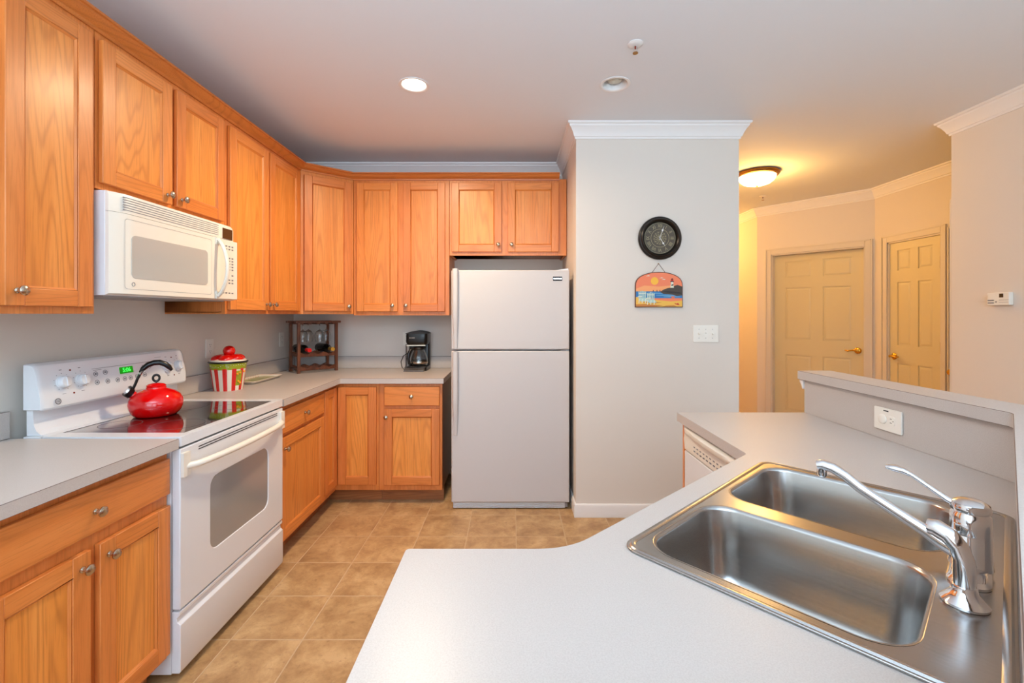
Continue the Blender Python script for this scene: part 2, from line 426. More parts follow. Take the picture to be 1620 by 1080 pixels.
def panel_door(name, p0, p1, label, handle_at, hinge_at=None, lever=True, w_in=None, cas=(0.06,0.06), recess=0.05):
    """six panel door in an opening from p0 to p1 (room on the right of travel)"""
    p0 = Vector(p0); p1 = Vector(p1); Wd = (p1 - p0).length; a = math.atan2(p1.y-p0.y, p1.x-p0.x)
    t = link(bpy.data.objects.new(name, None)); t.location = (p0.x, p0.y, 0); t.rotation_euler = (0,0,a); struct(t, label)
    # local: x across, -y to the room, y into the wall
    g = 0.004; x0, x1 = 0.018, Wd - 0.018; y = recess; T = 0.035
    b = MB(); b.box(x0, x1, y + 0.008, y + T, 0.01, DZ - 0.022)
    st = 0.115 * (x1-x0)/0.88 if Wd > 0.7 else 0.085
    mid = (x0+x1)/2; mw = 0.055 if Wd > 0.7 else 0.040
    zr = [(0.01,0.24),(0.90,1.075),(1.685,1.80),(1.995,DZ-0.022)]
    for z0, z1 in zr: b.box(x0, x1, y, y + 0.012, z0, z1)
    for s0, s1 in ((x0,x0+st),(mid-mw,mid+mw),(x1-st,x1)):
        for z0, z1 in ((0.24,0.90),(1.075,1.685),(1.80,1.995)): b.box(s0, s1, y, y+0.012, z0, z1)
    for s0, s1 in ((x0+st, mid-mw),(mid+mw, x1-st)):
        for z0, z1 in ((0.24,0.90),(1.075,1.685),(1.80,1.995)):
            r = [[(s0+q, y+d, z0+q),(s1-q, y+d, z0+q),(s1-q, y+d, z1-q),(s0+q, y+d, z1-q)] for q, d in ((0.012,0.0081),(0.030,0.002),(0.032,0.002))]
            b.loft(r, False, True)
    b.build('slab', M['doorw'], t, ang=20)
    c = MB()
    for pth in ([(-0.005,0.0),(-0.005,0)],): pass
    c.box(-0.0, 0.018, -0.002, 0.098, 0.0, DZ); c.box(Wd-0.018, Wd, -0.002, 0.098, 0.0, DZ); c.box(0, Wd, -0.002, 0.098, DZ-0.02, DZ)
    c.build('jamb', M['halltrim'], t, bevel=0.001)
    c = MB(); cl, crr = cas
    def cas_prof(o0, o1, sgn):
        return None
    c.box(-cl, 0.006, -0.014, -0.0015, 0.0, DZ + cl); c.box(Wd-0.006, Wd+crr, -0.014, -0.0015, 0.0, DZ + cl); c.box(0.006, Wd-0.006, -0.014, -0.0015, DZ-0.006, DZ+cl)
    c.box(-cl, -cl+0.014, -0.019, -0.013, 0.0, DZ+cl); c.box(Wd+crr-0.014, Wd+crr, -0.019, -0.013, 0, DZ+cl); c.box(-cl+0.014, Wd+crr-0.014, -0.019, -0.013, DZ+cl-0.014, DZ+cl)
    c.build('casing', M['halltrim'], t, bevel=0.002)
    hx, hz, sgn = handle_at
    R = Matrix.Translation((hx, y, hz)) @ Matrix.Rotation(pi/2, 4, 'X')
    b = MB(); b.lathe([(0,0),(0.032,0.0),(0.033,0.006),(0.026,0.012),(0.012,0.016),(0.011,0.045),(0.013,0.05),(0,0.052)] if lever else
                      [(0,0),(0.032,0.0),(0.033,0.006),(0.022,0.012),(0.011,0.018),(0.012,0.03),(0.026,0.045),(0.028,0.058),(0.020,0.07),(0,0.073)], 24, R)
    if lever: b.tube([(hx, y-0.045, hz),(hx+sgn*0.02,y-0.05,hz+0.006),(hx+sgn*0.05,y-0.048,hz+0.002),(hx+sgn*0.08,y-0.05,hz-0.006),(hx+sgn*0.105,y-0.052,hz+0.002)], [0.011,0.010,0.008,0.008,0.006], 10)
    o = b.build('door_handle', M['brass'], t); o['label'] = 'polished brass door handle'
    if hinge_at:
        for hz in (1.83, 1.08, 0.3):
            b = MB(); b.box(x1+0.001, x1+0.012, y-0.012, y+0.0, hz-0.05, hz+0.05); b.tube([(x1+0.004,y-0.012,hz-0.052),(x1+0.004,y-0.012,hz+0.052)],0.006,8)
            b.build('hinge', M['bronze'], t)
    return t
A0 = Vector(ROOM[7]); A1 = Vector(ROOM[8]); ad = (A1-A0).normalized()
panel_door('door_1', A0+ad*d1[0], A0+ad*d1[1], 'wide cream six-panel door in the angled wall with lever near its right edge', (0.835, 0.988, -1), recess=0.075)
panel_door('door_2', (3.74,4.534), (3.74,3.955), 'narrow cream six-panel door with brass hinges on its right edge', (0.07, 0.965, 1), hinge_at=True, recess=0.012, cas=(0.06,0.045))
panel_door('door_3', (3.74,3.865), (3.74,3.12), 'door mostly hidden behind the right wall, only its brass knob showing', (0.034, 0.886, 1), lever=False, cas=(0.028,0.05), recess=0.006)
# doorway on the far side of the return wall
panel_door('door_4', (2.925+0.815-0.09, 3.03), (2.925+0.815-0.78, 3.03), 'door casing edge showing past the corner of the right wall', (0.08, 0.95, 1), lever=False, cas=(0.05,0.03), recess=0.03)
# windows of the living room behind the camera
def window(name, p0, p1):
    p0 = Vector(p0); p1 = Vector(p1); Wd = (p1-p0).length; a = math.atan2(p1.y-p0.y, p1.x-p0.x)
    t = link(bpy.data.objects.new(name, None)); t.location = (p0.x,p0.y,0.35); t.rotation_euler=(0,0,a); struct(t)
    b = MB()
    for z0, z1 in ((0,0.05),(1.95,2.0),(0.97,1.03)): b.box(0, Wd, 0.03, 0.07, z0, z1)
    for x0, x1 in ((0,0.05),(Wd-0.05,Wd),(Wd/2-0.025,Wd/2+0.025)): b.box(x0, x1, 0.031, 0.069, 0.0, 2.0)
    b.build('window_frame', M['trim'], t)
    MB().box(0.04, Wd-0.04, 0.048, 0.052, 0.04, 1.96).build('pane', M['glass'], t)
window('window_1', (2.925-0.23,-3.5), (2.925-2.13,-3.5)); window('window_2', (2.925-2.58,-3.5), (2.925-4.48,-3.5))
window('window_3', (2.925,3.03-3.48), (2.925,3.03-5.38))

# ================================================================ oak cabinets
def knob(parent, x, y, z):
    R = Matrix.Translation((0,0,0)) @ Matrix.Rotation(pi/2, 4, 'X')
    b = MB(); b.lathe([(0,0),(0.0085,0.0),(0.009,0.003),(0.0055,0.006),(0.005,0.013),(0.011,0.018),(0.0155,0.022),(0.0155,0.026),(0.010,0.031),(0,0.0325)], 24, R)
    return b.build('knob', M['nickel'], parent, loc=(x, y, z))
ST = 0.056
def cab_door(root, x0, x1, z0, z1, kn=None, name='door'):
    w = x1-x0; h = z1-z0; t = 0.019
    b = MB(); cx, cz = (x0+x1)/2, (z0+z1)/2
    X0, X1, Z0, Z1 = -w/2, w/2, -h/2, h/2
    b.box(X0, X0+ST, 0, t, Z0, Z1, 0); b.box(X1-ST, X1, 0, t, Z0, Z1, 0)
    b.box(X0+ST+0.0004, X1-ST-0.0004, 0.0006, t, Z0, Z0+ST, 1); b.box(X0+ST+0.0004, X1-ST-0.0004, 0.0006, t, Z1-ST, Z1, 1)
    # moulded inner lip
    g = 0.009
    a, c, d, e = X0+ST, X1-ST, Z0+ST, Z1-ST
    for tri, mi in (([(a,0.002),(a+g,0.010),(a,0.010)],0),([(c,0.002),(c,0.010),(c-g,0.010)],0)):
        b.prism([(p[0],p[1]) for p in tri], d, e, 'z', mi)
    for tri, mi in (([(0.002,d),(0.010,d),(0.010,d+g)],1),([(0.002,e),(0.010,e-g),(0.010,e)],1)):
        b.prism(tri, a, c, 'x', mi)
    o = b.build(name, [M['oak_v'], M['oak_h']], root, loc=(cx, -0.0205, cz), bevel=0.0022)
    p = MB().box(a+0.0005, c-0.0005, 0.0095, 0.015, d+0.0005, e-0.0005).build('panel', M['oak_panel'], o, loc=(0,0,0))
    if kn: knob(o, kn[0]-cx, 0.0, kn[1]-cz)
    return o
def cab_drawer(root, x0, x1, z0, z1, kn=True):
    w = x1-x0; h = z1-z0; cx, cz = (x0+x1)/2, (z0+z1)/2
    o = MB().box(-w/2, w/2, 0, 0.019, -h/2, h/2).build('drawer', M['oak_h'], root, loc=(cx,-0.0205,cz), bevel=0.005, seg=3)
    if kn: knob(o, 0, 0.0, 0)
    return o
def cabinet(name, label, loc, rz, Wd, D, z0, z1, doors=(), drawers=(), toe=False, group=None, mids=(), dark_right=False, cat='cabinet'):
    t = thing(name, label, cat, loc, rz, group)
    g = 0.0012; b = MB()
    zb = z0 + (0.10 if toe else 0)
    if toe:
        b.box(g, Wd-g, 0.0, 0.02, zb, z1, 0)
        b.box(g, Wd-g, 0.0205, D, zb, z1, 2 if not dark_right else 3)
    else:
        b.box(g, Wd-g, 0.0, 0.02, zb, z1, 0); b.box(g, Wd-g, 0.0205, D, zb+0.012, z1, 2)
        b.box(g, g+0.016, 0.0205, D, zb, zb+0.012, 2); b.box(Wd-g-0.016, Wd-g, 0.0205, D, zb, zb+0.012, 2)
    b.build('body', [M['oak_v'], M['oak_h'], M['oak_v'], M['oak_dark']], t, bevel=0.001)
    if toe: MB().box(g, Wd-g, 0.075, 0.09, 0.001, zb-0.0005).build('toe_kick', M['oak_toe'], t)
    for d in doors: cab_door(t, *d)
    for d in drawers: cab_drawer(t, *d)
    return t
R90 = pi/2
BX = -1.281      # base cabinet face frame plane, left run
UX = -1.550      # wall cabinet face frame plane, left run
def up(Y0, Y1, name, label, zb, doors, grp=None):
    return cabinet(name, label, (UX, Y0, 0), R90, Y1-Y0, 0.325, zb, 2.44, [(a-Y0, b-Y0, z0, z1, (k-Y0, kz)) for a,b,z0,z1,k,kz in doors], group=grp)
up(1.310, 1.689, 'wall_cabinet', 'tall single-door oak wall cabinet left of the microwave', 1.377, [(1.374,1.662,1.402,2.402,1.406,1.449)])
up(1.690, 2.456, 'wall_cabinet', 'short two-door oak wall cabinet directly above the microwave', 1.845, [(1.702,2.052,1.868,2.402,2.022,1.905),(2.080,2.425,1.868,2.402,2.110,1.905)])
up(2.457, 3.334, 'wall_cabinet', 'two-door oak wall cabinet between microwave and angled corner cabinet', 1.377, [(2.474,2.866,1.400,2.402,2.836,1.437),(2.886,3.290,1.400,2.402,2.916,1.437)])
# angled corner cabinet
ca, cb = Vector((UX, 3.335)), Vector((-1.250, 3.590)); cang = math.atan2(cb.y-ca.y, cb.x-ca.x); cw = (cb-ca).length
t = thing('wall_cabinet', 'angled corner oak wall cabinet with one door, above the wine rack', 'cabinet', (ca.x, ca.y, 0), cang)
inv = Matrix.Rotation(-cang, 2)
def loc2(p): q = inv @ (Vector(p) - ca); return (q.x, q.y)
out = [loc2(p) for p in ((-1.5495,3.336),(-1.251,3.5895),(-1.251,3.915),(-1.875,3.915),(-1.875,3.336))]
MB().prism(out, 1.377, 2.44).build('body', M['oak_v'], t, bevel=0.001)
cab_door(t, 0.022, cw-0.022, 1.400, 2.402, (cw-0.048, 1.437))
def upb(X0, X1, label, zb, doors):
    return cabinet('wall_cabinet', label, (X0, 3.590, 0), 0, X1-X0, 0.325, zb, 2.44, [(a-X0, b-X0, z0, z1, (k-X0, kz)) for a,b,z0,z1,k,kz in doors])
upb(-1.249, -0.494, 'two-door oak wall cabinet above the coffee maker', 1.367, [(-1.220,-0.899,1.397,2.408,-0.935,1.443),(-0.853,-0.527,1.397,2.408,-0.830,1.443)])
upb(-0.493, 0.432, 'short two-door oak wall cabinet above the refrigerator', 1.838, [(-0.474,-0.083,1.866,2.408,-0.108,1.920),(-0.032,0.366,1.866,2.408,-0.003,1.920)])
# crown on top of the wall cabinets
b = MB(); cp = [(0.0,2.428),(0.006,2.428),(0.010,2.440),(0.022,2.447),(0.034,2.458),(0.042,2.468),(0.050,2.470),(0.050,2.480),(-0.02,2.480),(-0.02,2.4415),(0.0,2.4415)]
sweep(b, [(-1.549,1.31),(-1.549,3.335),(-1.2495,3.589),(0.372,3.589)], [(o+0.0005, z) for o, z in cp])
tag(b.build('cabinet_crown', M['oak_crown'], ang=30), 'stepped oak crown moulding running along the tops of the wall cabinets', 'moulding')
# base cabinets, left run
def base(Y0, Y1, label, doors, drawers, **k):
    return cabinet('base_cabinet', label, (BX, Y0, 0), R90, Y1-Y0, 0.59, 0.0, 0.873, [(a-Y0,b-Y0,z0,z1,((q-Y0,kz) if q else None)) for a,b,z0,z1,q,kz in doors], [(a-Y0,b-Y0,z0,z1) for a,b,z0,z1 in drawers], toe=True, **k)
base(1.055, 1.690, 'oak base cabinet with one drawer over two doors, left of the range', [(1.074,1.3635,0.124,0.671,1.3345,0.626),(1.394,1.680,0.124,0.671,1.424,0.626)], [(1.074,1.680,0.712,0.845)])
base(2.464, 3.074, 'oak base cabinet with one drawer over one door, right of the range', [(2.484,3.058,0.124,0.690,2.525,0.628)], [(2.484,3.058,0.712,0.845)])
# corner cabinet with a pair of hinged doors meeting in the inner corner
t = thing('base_cabinet', 'oak corner base cabinet with two knobless doors meeting at the inside corner', 'cabinet', (BX, 3.3015, 0))
b = MB(); b.prism([(-0.594,0.6135),(-0.594,-0.2265),(0.0,-0.2265),(0.0,0.0),(0.315,0.0),(0.315,0.6135)], 0.10, 0.873)
b.build('body', M['oak_v'], t, bevel=0.001)
b = MB(); b.prism([(-0.59,0.6),(-0.59,-0.226),(-0.075,-0.226),(-0.075,0.075),(0.315,0.075),(0.315,0.6)], 0.001, 0.0995)
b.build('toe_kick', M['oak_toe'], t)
o = cab_door(t, -0.105, 0.105, 0.145, 0.850); o.location = (0.0205, -0.125, o.location.z); o.rotation_euler = (0,0,R90)
o = cab_door(t, 0.024, 0.300, 0.145, 0.850)
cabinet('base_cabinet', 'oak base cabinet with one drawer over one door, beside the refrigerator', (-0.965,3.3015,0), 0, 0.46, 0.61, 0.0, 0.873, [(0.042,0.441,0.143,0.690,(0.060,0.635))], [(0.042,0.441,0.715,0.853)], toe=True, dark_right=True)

# ================================================================ countertops
def counter_edge(): pass
t = thing('countertop', 'pale laminate countertop left of the range', 'countertop', (0,0,0))
MB().box(-1.8795, -1.235, 1.04, 1.688, 0.8755, 0.914).build('worktop', [M['lam'], M['lamseam']], t, bevel=0.0015, seg=1)
MB().box(-1.8795, -1.861, 1.04, 1.688, 0.9145, 1.015).build('backsplash', [M['lam'], M['lamseam']], t, bevel=0.0015, seg=1)
t = thing('countertop', 'L-shaped pale laminate countertop under the wine rack and coffee maker', 'countertop', (0,0,0))
MB().prism(fillet([(-1.8795,2.4635),(-1.235,2.4635),(-1.235,3.27),(-0.491,3.27),(-0.491,3.9195),(-1.8795,3.9195)], [0,0,0.012,0,0,0],4), 0.8755, 0.914).build('worktop', [M['lam'], M['lamseam']], t, bevel=0.0015, seg=1)
b = MB(); b.prism([(-1.8795,3.9195),(-1.8795,2.4635),(-1.861,2.4635),(-1.861,3.901),(-0.491,3.901),(-0.491,3.9195)], 0.9145, 1.015); b.build('backsplash', [M['lam'], M['lamseam']], t, bevel=0.0015, seg=1)

# ---- peninsula
TA = radians(42.5); uD = Vector((cos(TA), sin(TA))); vD = Vector((sin(TA), -cos(TA)))
def uv(u, v): q = uD*u + vD*v; return (q.x, q.y)
xk = (-0.585 + 0.895*cos(TA))/sin(TA); yk = (0.775*sin(TA) + 0.585)/cos(TA)
yw = (1.38*sin(TA) - 0.033)/cos(TA); xw = (0.033 + 0.27*cos(TA))/sin(TA)
outer = fillet([(-0.208,0.27),(xw-0.0,0.27),(1.3735,yw),(1.3735,2.138),(0.775,2.138),(0.775,yk),(xk,0.895),(-0.208,0.895)], [0,0,0,0,0.0,0.03,0.16,0.008], 8)
hole = [uv(u,v) for u,v in rrect(0.785,1.525,-0.505,-0.005,0.03,5)]
t = thing('countertop', 'pale laminate peninsula countertop around the stainless sink', 'countertop', (0,0,0))
plate_bm(outer, [hole], 0.8755, 0.914).build('worktop', [M['lam'], M['lamseam']], t, bevel=0.0015, seg=1)
pw = [(1.38,2.138),(1.38,yw),(xw,0.27),(-0.208,0.27)]
b = MB(); sweep(b, pw, [(-0.12,0.0),(-0.0005,0.0),(-0.0005,1.067),(-0.12,1.067)]); struct(b.build('wall_peninsula', M['wall'], smooth=False))
b = MB(); sweep(b, pw, [(0.0,0.9145),(0.006,0.9145),(0.006,1.0665),(0.0,1.0665)]); b.build('backsplash', M['lam'], t, smooth=False)
lp = [(1.38,2.162),(1.38,yw),(xw,0.27),(-0.235,0.27)]
fr = offset_path(lp, 0.025); bk = offset_path(lp, -0.13)
poly = [tuple(p) for p in fr] + [tuple(p) for p in bk[::-1]]
o = MB().prism(fillet(poly, [0.004,0.045,0.045,0.004,0.004,0.03,0.03,0.004], 8), 1.0685, 1.108).build('bar_ledge', [M['lam'], M['lamseam']], bevel=0.0012, seg=1)
tag(o, 'raised pale laminate ledge capping the low wall behind the sink', 'ledge')
b = MB(); b.prism([(2.1385,1.025),(2.143,1.025),(2.148,1.040),(2.160,1.055),(2.163,1.0675),(2.1385,1.0675)], 1.366, 1.50, 'x')
struct(b.build('trim_2', M['trim']))

# base cabinets below the peninsula
t = thing('sink_cabinet', 'oak sink cabinet below the stainless sink on the angled edge', 'cabinet', (*uv(1.495,-0.555),0), TA+pi)
cwid = 0.66
b = MB(); b.box(0.03, cwid, 0.0, 0.02, 0.10, 0.873); b.box(0.03,0.045,0.02,0.5,0.10,0.70); b.box(cwid-0.015,cwid,0.02,0.3,0.10,0.70); b.box(0.045,cwid-0.015,0.02,0.45,0.10,0.115)
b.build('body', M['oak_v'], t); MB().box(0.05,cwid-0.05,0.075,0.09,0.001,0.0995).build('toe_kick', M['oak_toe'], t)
cab_door(t, 0.05, 0.34, 0.13, 0.67, (0.31,0.62)); cab_door(t, 0.355, 0.645, 0.13, 0.67, (0.385,0.62)); cab_drawer(t, 0.05, 0.645, 0.71, 0.845, False)
cabinet('base_cabinet', 'oak base cabinet under the near end of the peninsula', (0.055, 0.842, 0), pi, 0.25, 0.565, 0.0, 0.873, [(0.02,0.23,0.13,0.67,(0.20,0.62))], [(0.02,0.23,0.71,0.845)], toe=True)
# ================================================================ sink and faucet
SZ = 0.9146
t = thing('kitchen_sink', 'double-bowl stainless steel drop-in sink in the peninsula countertop', 'sink', (*uv(0,0),SZ), TA)
# local x = u, local y = -v  (y grows towards the front edge)
def L(u, v): return (u, -v)
b1 = (0.800,1.108,-0.490,-0.085); b2 = (1.170,1.505,-0.490,-0.085)
def ring(bx, d, z, r): return [(p[0],p[1],z) for p in rrect(bx[0]+d, bx[1]-d, -bx[3]+d, -bx[2]-d, r, 7)]
out = rrect(0.765,1.540,-0.010,0.520,0.035,6)
b = plate_bm(out, [[(p[0],p[1]) for p in ring(q,0,0,0.065)] for q in (b1,b2)], 0.0, 0.004)
b.build('rim', M['steel'], t, bevel=0.002, ang=30)
# raised outer bead
b = MB(); rr = rrect(0.769,1.536,-0.006,0.516,0.033,6)
b.loft([[(p[0],p[1],0.004) for p in rr],[(p[0],p[1],0.0065) for p in rrect(0.772,1.533,-0.003,0.513,0.031,6)],[(p[0],p[1],0.0065) for p in rrect(0.776,1.529,0.001,0.509,0.028,6)],[(p[0],p[1],0.0042) for p in rrect(0.781,1.524,0.006,0.504,0.024,6)]], False, False)
b.build('bead', M['steel'], t)
for q in (b1,b2):
    b = MB(); rings = [ring(q,-0.004,0.0044,0.067), ring(q,0.001,0.0030,0.064), ring(q,0.004,-0.004,0.062), ring(q,0.012,-0.09,0.060), ring(q,0.020,-0.140,0.058), ring(q,0.030,-0.162,0.052), ring(q,0.048,-0.175,0.040),ring(q,0.075,-0.180,0.03)]
    inner = rings[:]
    outer_ = [[(p[0],p[1],p[2]-0.0012) for p in r] for r in rings[::-1]]
    b.loft(inner, False, True)
    o = b.build('bowl', M['steel'], t, ang=60)
    cx, cy = (q[0]+q[1])/2, -(q[2]+q[3])/2
    b = MB(); b.lathe([(0,-0.1785),(0.022,-0.1785),(0.026,-0.1775),(0.040,-0.1765),(0.043,-0.1790)], 28, Matrix.Translation((cx,cy,0)), cap=False)
    b.build('drain', M['chrome'], o)
# faucet
fz = SZ+0.0045
t = thing('faucet', 'chrome single-lever kitchen faucet with long spout on the sink deck', 'faucet', (*uv(1.15,-0.046), fz), TA)
b = MB(); pr = rrect(-0.082,0.082,-0.028,0.028,0.027,8)
b.loft([[(p[0],p[1],0) for p in pr],[(p[0],p[1],0.004) for p in pr],[(p[0]*0.93,p[1]*0.85,0.010) for p in pr],[(p[0]*0.6,p[1]*0.78,0.014) for p in pr]])
b.build('deck_plate', M['chrome'], t, ang=30)
b = MB(); b.lathe([(0.030,0.010),(0.0285,0.02),(0.028,0.066),(0.0275,0.0675),(0.028,0.069),(0.027,0.100),(0.024,0.104),(0.024,0.106),(0.0,0.106)],36)
b.build('faucet_body', M['chrome'], t)
b = MB(); b.tube([(0,0.018,0.030),(0,0.035,0.036),(0,0.060,0.050),(0,0.11,0.076),(0,0.16,0.103),(0,0.185,0.121),(0,0.205,0.131),(0,0.222,0.134),(0,0.232,0.131)], [0.017,0.014,0.0115,0.010,0.010,0.010,0.0105,0.011,0.0105], 18)
b.lathe([(0.0095,0.136),(0.0095,0.112),(0.007,0.108),(0,0.108)],18,Matrix.Translation((0,0.225,0)))
b.build('spout', M['chrome'], t)
b = MB(); b.lathe([(0.0265,0.107),(0.0275,0.112),(0.0255,0.120),(0.016,0.126),(0,0.127)],32)
b.tube([(0,0.012,0.112),(0,0.030,0.118),(0,0.055,0.134),(0,0.078,0.149),(0,0.090,0.154),(0,0.104,0.156),(0,0.118,0.1565)], [0.011,0.008,0.0062,0.0058,0.008,0.0095,0.005], 14, flat=0.7)
b.build('lever', M['chrome'], t)
t = thing('side_sprayer', 'chrome pull-out side sprayer standing nearest the camera on the sink deck', 'sprayer', (*uv(1.012,-0.047), fz), TA)
MB().lathe([(0.029,0),(0.030,0.004),(0.024,0.010),(0.0165,0.020),(0.0155,0.028),(0.0,0.028)],32).build('holder', M['chrome'], t)
b = MB(); b.tube([(0,0,0.026),(0,0,0.048),(0,0.001,0.068),(0.001,0.007,0.086),(0.004,0.018,0.099),(0.008,0.033,0.105),(0.010,0.043,0.104)], [0.0135,0.0145,0.0135,0.013,0.0135,0.014,0.012], 18)
b.build('spray_head', M['chrome'], t)

# ================================================================ dishwasher
t = thing('dishwasher', 'white built-in dishwasher under the far end of the peninsula', 'dishwasher', (0.802,2.120,0), -R90)
MB().box(0.004,0.594,0.03,0.56,0.10,0.868).build('body', M['white'], t)
MB().box(0.004,0.594,0.0,0.029,0.13,0.745).build('door', M['white'], t, bevel=0.004)
b = MB(); b.prism([(0.029,0.75),(0.0,0.75),(-0.004,0.80),(0.004,0.868),(0.029,0.868)], 0.004, 0.594, 'x'); cp = b.build('control_panel', M['cream'], t, bevel=0.003)
b = MB(); rs = []
for i in range(13):
    s = i/12; x = 0.01+0.578*s; d = 0.030*math.sin(pi*s)**0.6+0.004
    rs.append([(x, -d*0.6, 0.828),(x, -d, 0.842),(x,-d,0.856),(x,-d*0.5,0.865),(x,0.004,0.866),(x,0.002,0.815)])
b.loft(rs); b.build('handle', M['cream'], t, ang=50)
b = MB()
for r_ in range(2):
    for k in range(9): b.box(0.12+k*0.032, 0.134+k*0.032, -0.0045, -0.0025, 0.772+r_*0.018, 0.777+r_*0.018)
b.build('button_print', M['greyline'], cp)
MB().box(0.01,0.59,0.06,0.07,0.001,0.0995).build('kick_plate', M['white'], t)
tag(MB().box(0.802,0.822,2.1215,2.1365,0.0,0.874).build('end_panel', M['oak_v']), 'narrow oak filler strip at the far side of the dishwasher', 'panel')

# ================================================================ range
RW = 0.760
t = thing('kitchen_range', 'white electric range with black glass cooktop between oak cabinets', 'range', (-1.236,1.6965,0), R90)
MB().box(0.0,RW,0.035,0.586,0.03,0.879).build('body', M['white'], t, bevel=0.002)
b = MB()
out = rrect(0.0,RW,0.0,0.52,0.008,4)
b = plate_bm(out, [rrect(0.062,0.706,0.030,0.508,0.004,3)], 0.8805, 0.918); b.box(0.01,RW-0.01,0.01,0.50,0.8805,0.905)
b.box(0.0,RW,0.52,0.586,0.8805,0.9175)
ck = b.build('cooktop', M['white'], t, bevel=0.003)
gl = MB().box(0.0625,0.7055,0.0305,0.5075,0.9055,0.9172).build('glass_surface', M['glassblk'], ck); gl['label'] = 'black ceramic glass surface'
for cx, cy, r in ((0.20,0.155,0.095),(0.56,0.155,0.075),(0.20,0.395,0.072),(0.56,0.39,0.10)):
    b = MB()
    for rr_ in (r, r*0.97): pass
    b.lathe([(r-0.0012,0),(r+0.0012,0),(r+0.0012,0.0002),(r-0.0012,0.0002),(r-0.0012,0)],64,Matrix.Translation((cx,cy,0.9173)))
    b.build('burner_ring', M['ring'], ck)
# backguard
b = MB()
b.prism([(0.50,0.9182),(0.532,0.921),(0.549,0.934),(0.558,0.955),(0.562,0.985),(0.562,1.02),(0.586,1.02),(0.586,0.9182)], 0.012, RW-0.012, 'x')
bgd = b.build('backguard', M['white'], t, ang=25)
b = MB(); rs = []
for x, s in ((0.0,0.93),(0.004,0.965),(0.014,0.99),(0.03,1.0),(RW-0.03,1.0),(RW-0.014,0.99),(RW-0.004,0.965),(RW,0.93)):
    pr = [(0.522,1.012),(0.518,1.020),(0.520,1.060),(0.540,1.168),(0.546,1.181),(0.556,1.188),(0.570,1.190),(0.586,1.190),(0.586,1.012)]
    rs.append([(x, 0.585-(0.585-y)*s, 1.10+(z-1.10)*s) for y,z in pr])
b.loft(rs); cons = b.build('control_console', M['white'], t, ang=28)
# face plane of the console: from (0.528,1.060) to (0.556,1.168)
fa = math.atan2(0.020, 0.108)
def face(z): return 0.520 + (z-1.060)*0.020/0.108
for lx, kz in ((0.090,1.108),(0.168,1.106),(0.632,1.106),(0.706,1.106)):
    R = Matrix.Rotation(pi/2 - fa, 4, 'X')
    b = MB(); b.lathe([(0.026,0),(0.026,0.002),(0.0225,0.004),(0.0215,0.018),(0.019,0.021),(0,0.0215)],28,R)
    g = MB(); 
    q = [R @ Vector(p) for p in ((-0.004,-0.019,0.02),(0.004,-0.019,0.02),(0.004,0.019,0.02),(-0.004,0.019,0.02),(-0.003,-0.017,0.0245),(0.003,-0.017,0.0245),(0.003,0.017,0.0245),(-0.003,0.017,0.0245))]
    b.add(q, [(0,3,2,1),(4,5,6,7),(0,1,5,4),(1,2,6,5),(2,3,7,6),(3,0,4,7)])
    b.build('knob', M['white'], t, loc=(lx, face(kz), kz))
rt = (pi/2 - fa, 0, 0)
def on_face(mb, name, m, par=None): return mb.build(name, m, par or t, loc=(0, face(1.11)-0.0006, 1.11), rot=rt)
dsp = on_face(MB().prism(rrect(0.352,0.424,-0.004,0.026,0.003,3), 0.0, 0.0012), 'clock_display', M['lcd']); dsp['label'] = 'lit green clock display'
wtext('digits', '5:06', 0.026, M['lcdd'], dsp, (0.389,0.011,0.0014), (0,0,0), 0.0002)
b = MB()
for ring_ in ((0.235,0.012),(0.280,0.014),(0.235,-0.024),(0.285,-0.026),(0.335,-0.028),(0.372,-0.028),(0.404,-0.028),(0.440,-0.026),(0.485,0.012),(0.520,0.012),(0.485,-0.024)):
    b.lathe([(0.0085,0),(0.0105,0),(0.0105,0.0008),(0.0085,0.0008),(0.0085,0)],18,Matrix.Translation((ring_[0],ring_[1],0)))
    b.lathe([(0.0045,0.0),(0.0045,0.0008),(0.0,0.0008)],12,Matrix.Translation((ring_[0],ring_[1],0)))
for x0,x1,y in ((0.22,0.55,0.034),(0.225,0.265,0.0275),(0.50,0.54,0.0275),(0.56,0.60,0.05)): b.box(x0,x1,y,y+0.0015,0,0.0008)
random.seed(3)
for kx in (0.090,0.168,0.632,0.706):
    for k in range(9):
        a = radians(-60+k*37); b.box(kx+0.033*cos(a)-0.0015, kx+0.033*cos(a)+0.0015, 0.033*sin(a)-0.001, 0.033*sin(a)+0.001, 0, 0.0008)
    b.box(kx-0.008,kx+0.006,-0.048,-0.0465,0,0.0008); b.box(kx-0.006,kx+0.004,0.046,0.0485,0,0.0008)
bt = on_face(b, 'button_panel', M['greyline'])
for x, y in ((0.128,0.042),(0.128,-0.050),(0.669,0.042),(0.669,-0.050)):
    b = MB(); b.lathe([(0.0035,0),(0.0035,0.0012),(0,0.0012)],12,Matrix.Translation((x,y,0)))
    on_face(b, 'indicator_light', M['amber'])
b = MB(); b.lathe([(0.009,0),(0.012,0),(0.012,0.001),(0.009,0.001),(0.009,0)],24,Matrix.Translation((0.06,-0.072,0)))
em = on_face(b, 'emblem', M['greyline']); wtext('emblem_letters','GE',0.011,M['greyline'],em,(0.06,-0.072,0.0006),(0,0,0),0.0003)
